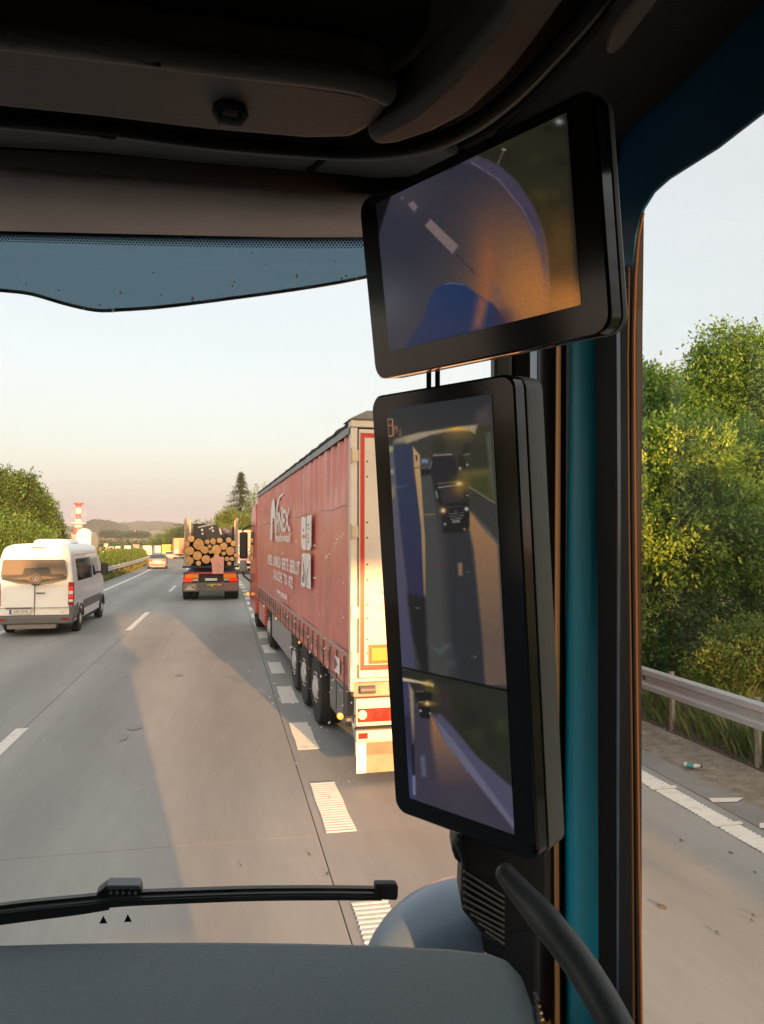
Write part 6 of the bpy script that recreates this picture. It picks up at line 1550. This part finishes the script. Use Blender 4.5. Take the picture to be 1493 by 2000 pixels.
# upper, wide monitor
O2, u2, v2, n2, W2, H2 = rect_pose([(734, 398), (1107, 219), (1123, 598), (754, 689)], .140)
bl, br, bt, bb = .026, .024, .010, .024
Oh = O2 - u2 * bl - v2 * bt - n2 * .0006
TOPM = monitor('camera_monitor', 'wide black mirror monitor on top showing a fisheye view of the truck front', Oh, u2, v2, n2, W2 + bl + br, H2 + bt + bb, .86, .036, .014, tuple(Oh + v2 * (H2 + bt + bb) + u2 * .15))
ZT = lambda x, y: (680 + x / 2.574, 200 + y / 2.574)
def paint_top(p):
    T = lambda *q: [ZT(*k) for k in q]
    p.fill((14, 15, 17))
    p.poly(T((560, 290), (1100, 40), (1150, 1040), (900, 1100), (900, 600)), (44, 42, 27), 6, col2=(92, 62, 26), ya=400, yb=560)
    p.mottle(T((640, 240), (1100, 60), (1140, 900), (900, 800), (800, 400)), [(30, 32, 20), (60, 60, 28), (24, 24, 20), (78, 68, 34)], 44, 16, 9)
    road_ = T((215, 470), (300, 420), (440, 365), (590, 298), (645, 265), (760, 318), (850, 398), (930, 520), (980, 640), (1005, 760), (1012, 880), (1005, 1060), (800, 1115), (420, 1210), (195, 1262), (165, 1190), (150, 950), (140, 720), (170, 600))
    p.poly(road_, (50, 52, 66), 2.5)
    t = p.X.copy(); m = poly_mask(p.X, p.Y, road_, 2.5)[:, None]; base = p.c.copy()
    p.glow(*ZT(300, 430), 60, (84, 74, 82), .6); p.glow(*ZT(760, 650), 90, (96, 74, 70), .7); p.glow(*ZT(480, 820), 70, (50, 54, 70), .6); p.glow(*ZT(200, 1000), 50, (86, 88, 100), .7)
    p.glow(*ZT(930, 950), 115, (206, 128, 64), .88, 130); p.glow(*ZT(700, 800), 22, (150, 92, 64), .6, 70); p.glow(*ZT(700, 980), 26, (170, 98, 56), .6, 60)
    p.c = base * (1 - m) + p.c * m
    p.poly(T((565, 300), (590, 296), (645, 265), (760, 318), (850, 398), (930, 520), (980, 640), (1005, 760), (1012, 900), (1000, 1060), (985, 1060), (985, 880), (965, 760), (935, 670), (880, 560), (800, 440), (700, 350), (620, 312)), (76, 68, 88), 4, col2=(160, 106, 78), ya=440, yb=590)
    p.line(ZT(620, 300), ZT(760, 390), 2.5, (112, 104, 122), 1.5); p.line(ZT(760, 390), ZT(880, 540), 2.5, (112, 102, 118), 1.5); p.line(ZT(880, 540), ZT(950, 680), 2.5, (110, 98, 108), 1.5)
    p.poly(T((415, 585), (555, 720), (525, 762), (386, 620)), (136, 118, 116), 1.6); p.poly(T((300, 512), (328, 495), (352, 525), (332, 552)), (128, 114, 116), 1.8); p.glow(*ZT(272, 480), 2.5, (130, 118, 120))
    p.line(ZT(545, 765), ZT(640, 860), 3, (44, 44, 58), 2, .7); p.poly(T((700, 880), (760, 930), (800, 1030), (880, 1080), (800, 1110), (720, 1010)), (130, 92, 76), 5, .8)
    hood_ = T((283, 1235), (340, 1150), (385, 1075), (405, 1000), (440, 935), (500, 908), (580, 913), (640, 955), (720, 1005), (770, 1060), (800, 1115), (420, 1210))
    p.poly(hood_, (16, 50, 100), 3.0, col2=(14, 38, 80), ya=560, yb=680)
    p.glow(*ZT(780, 1090), 22, (50, 32, 62), .8); p.poly(T((650, 960), (700, 1000), (680, 1130), (620, 1150)), (150, 82, 84), 8, .7)
    p.line(ZT(492, 916), ZT(520, 908), 1.4, (170, 185, 215), .8); p.line(ZT(520, 908), ZT(585, 918), 1.2, (110, 135, 185), .8)
    p.poly(T((690, 740), (730, 760), (720, 960), (660, 1130), (640, 1120), (680, 940)), (170, 100, 60), 7, .55)
    p.glow(*ZT(1110, 1000), 60, (225, 140, 62), .85, 45); p.glow(*ZT(980, 1040), 60, (200, 126, 60), .7, 40); p.glow(*ZT(1060, 700), 26, (120, 76, 32), .5, 70)
    p.line(ZT(785, 238), ZT(752, 312), 2.6, (104, 92, 92), 1); p.glow(*ZT(778, 236), 2, (176, 170, 170)); p.glow(*ZT(790, 238), 2, (176, 170, 170))
    p.glow(*ZT(1062, 97), 8, (190, 184, 205), .9, 6)
    p.poly(T((120, 400), (215, 470), (170, 600), (140, 720), (150, 950), (165, 1190), (195, 1275), (100, 1300)), (12, 14, 17), 2)
    p.c = p.c * .86 + np.array([[32, 31, 36]]) * .14  # pale haze painted over this picture too
    p.grain(3.0, 5)
screen_mesh('screen', O2, u2, v2, n2, W2, H2, 210, 140, paint_top, TOPM, M_screen, TOPM.location)
# brackets and cables that hold them
BR = thing('monitor_bracket', 'black bracket and cables joining the two monitors to the pillar', 'bracket', tuple(at_depth(1000, 760, .80)))
bb_ = Vector(BR.location)
MB().prism([at_depth(px, py, .80) - bb_ for px, py in ((966, 640), (1001, 640), (1001, 800), (966, 800))], FW * .03).build('bracket_arm', M_trim2, BR, bevel=.003)
MB().prism([at_depth(px, py, .82) - bb_ for px, py in ((1001, 640), (1037, 640), (1037, 800), (1001, 800))], FW * .04).build('bracket_plate', M_seal, BR, bevel=.003)
for px in (838, 855): MB().tube([at_depth(px, 690, .80) - bb_, at_depth(px, 790, .80) - bb_], .0027, 8).build('cable', M_seal, BR, smooth=60)

# ------------------------------------------------------------------ things behind us that shade the road
OT = thing('cargo_trailer', 'plain box trailer coupled behind our cab', 'trailer', (-.81, -8.4, 0))
MB().span((-1.26, -6.9, 1.1), (1.26, 6.9, 4.0)).build('cargo_box', M_cabout, OT, bevel=.03)
MB().span((-1.2, -6.8, .4), (1.2, 6.0, 1.09)).build('side_skirt', M_dark, OT)
for yw in (-5.2, -3.9, -2.6):
    wheel(OT, (-1.05, yw, .5), .5, .36, -1); wheel(OT, (1.05, yw, .5), .5, .36, 1)
GY = -25.0
zb = (27.9 - GY) * math.tan(SUN_EL)
GN = thing('shade_gantry', 'unseen cantilever sign gantry added behind us to shade the slip lane', 'sign', (12.2, GY, 0))  # out of view, added for the shadow it casts
MB().tube([(0, 0, -.2), (0, 0, 9.2)], [.22, .16], 12).build('mast', M_galv, GN, smooth=60)  # post of the added shade gantry
MB().span((-10.0, -.12, zb + 1.0), (0, .12, zb + 1.4)).build('shade_arm', M_galv, GN)
MB().span((-9.2, .15, zb), (-.6, .22, zb + 4.2)).build('shade_board', mat('board_blue', (.02, .09, .32), .4), GN, bevel=.02)  # board height set to shade road, trailer rear and logs
for i, (x, y, h, w, lab) in enumerate(((8.1, -8.5, 5.2, 1.25, 'tall shrub behind us beside the right barrier, nearest'), (8.4, -12.5, 5.6, 1.3, 'tall shrub behind us beside the right barrier, farther'),
                           (15.2, -20, 11, 3.0, 'tree behind us on the right, farthest back'), (14.5, -12, 10.5, 3.0, 'tree behind us on the right, middle'), (13.5, -3, 10, 2.8, 'tree behind us on the right, nearest'))):
    tree('rear_tree', lab, (x, y, -.14), [(0, 0, h * .58, w, w, h * .36), (w * .4, .2, h * .4, w * .85, w * .85, h * .3), (-w * .4, -.2, h * .38, w * .85, w * .85, h * .3), (0, .3, h * .82, w * .6, w * .6, h * .18)],
         900, 9, .8, .24, G_mid, trunk_r=.15, group='trees behind us on the right')
# ------------------------------------------------------------------ haze
hz = MB().span((-3700, -500, -8), (3700, 3700, 75)).build('haze', None)
hz['kind'] = 'stuff'; hz['label'] = 'pale morning haze over the far country'
hm = bpy.data.materials.new('haze_air'); hm.use_nodes = True
N = hm.node_tree.nodes; N.remove(N['Principled BSDF'])
pv = N.new('ShaderNodeVolumePrincipled'); pv.inputs['Color'].default_value = (.76, .85, .97, 1); pv.inputs['Density'].default_value = .00035; pv.inputs['Anisotropy'].default_value = 0.1
hm.node_tree.links.new(pv.outputs[0], N['Material Output'].inputs['Volume'])
hz.data.materials.append(hm)
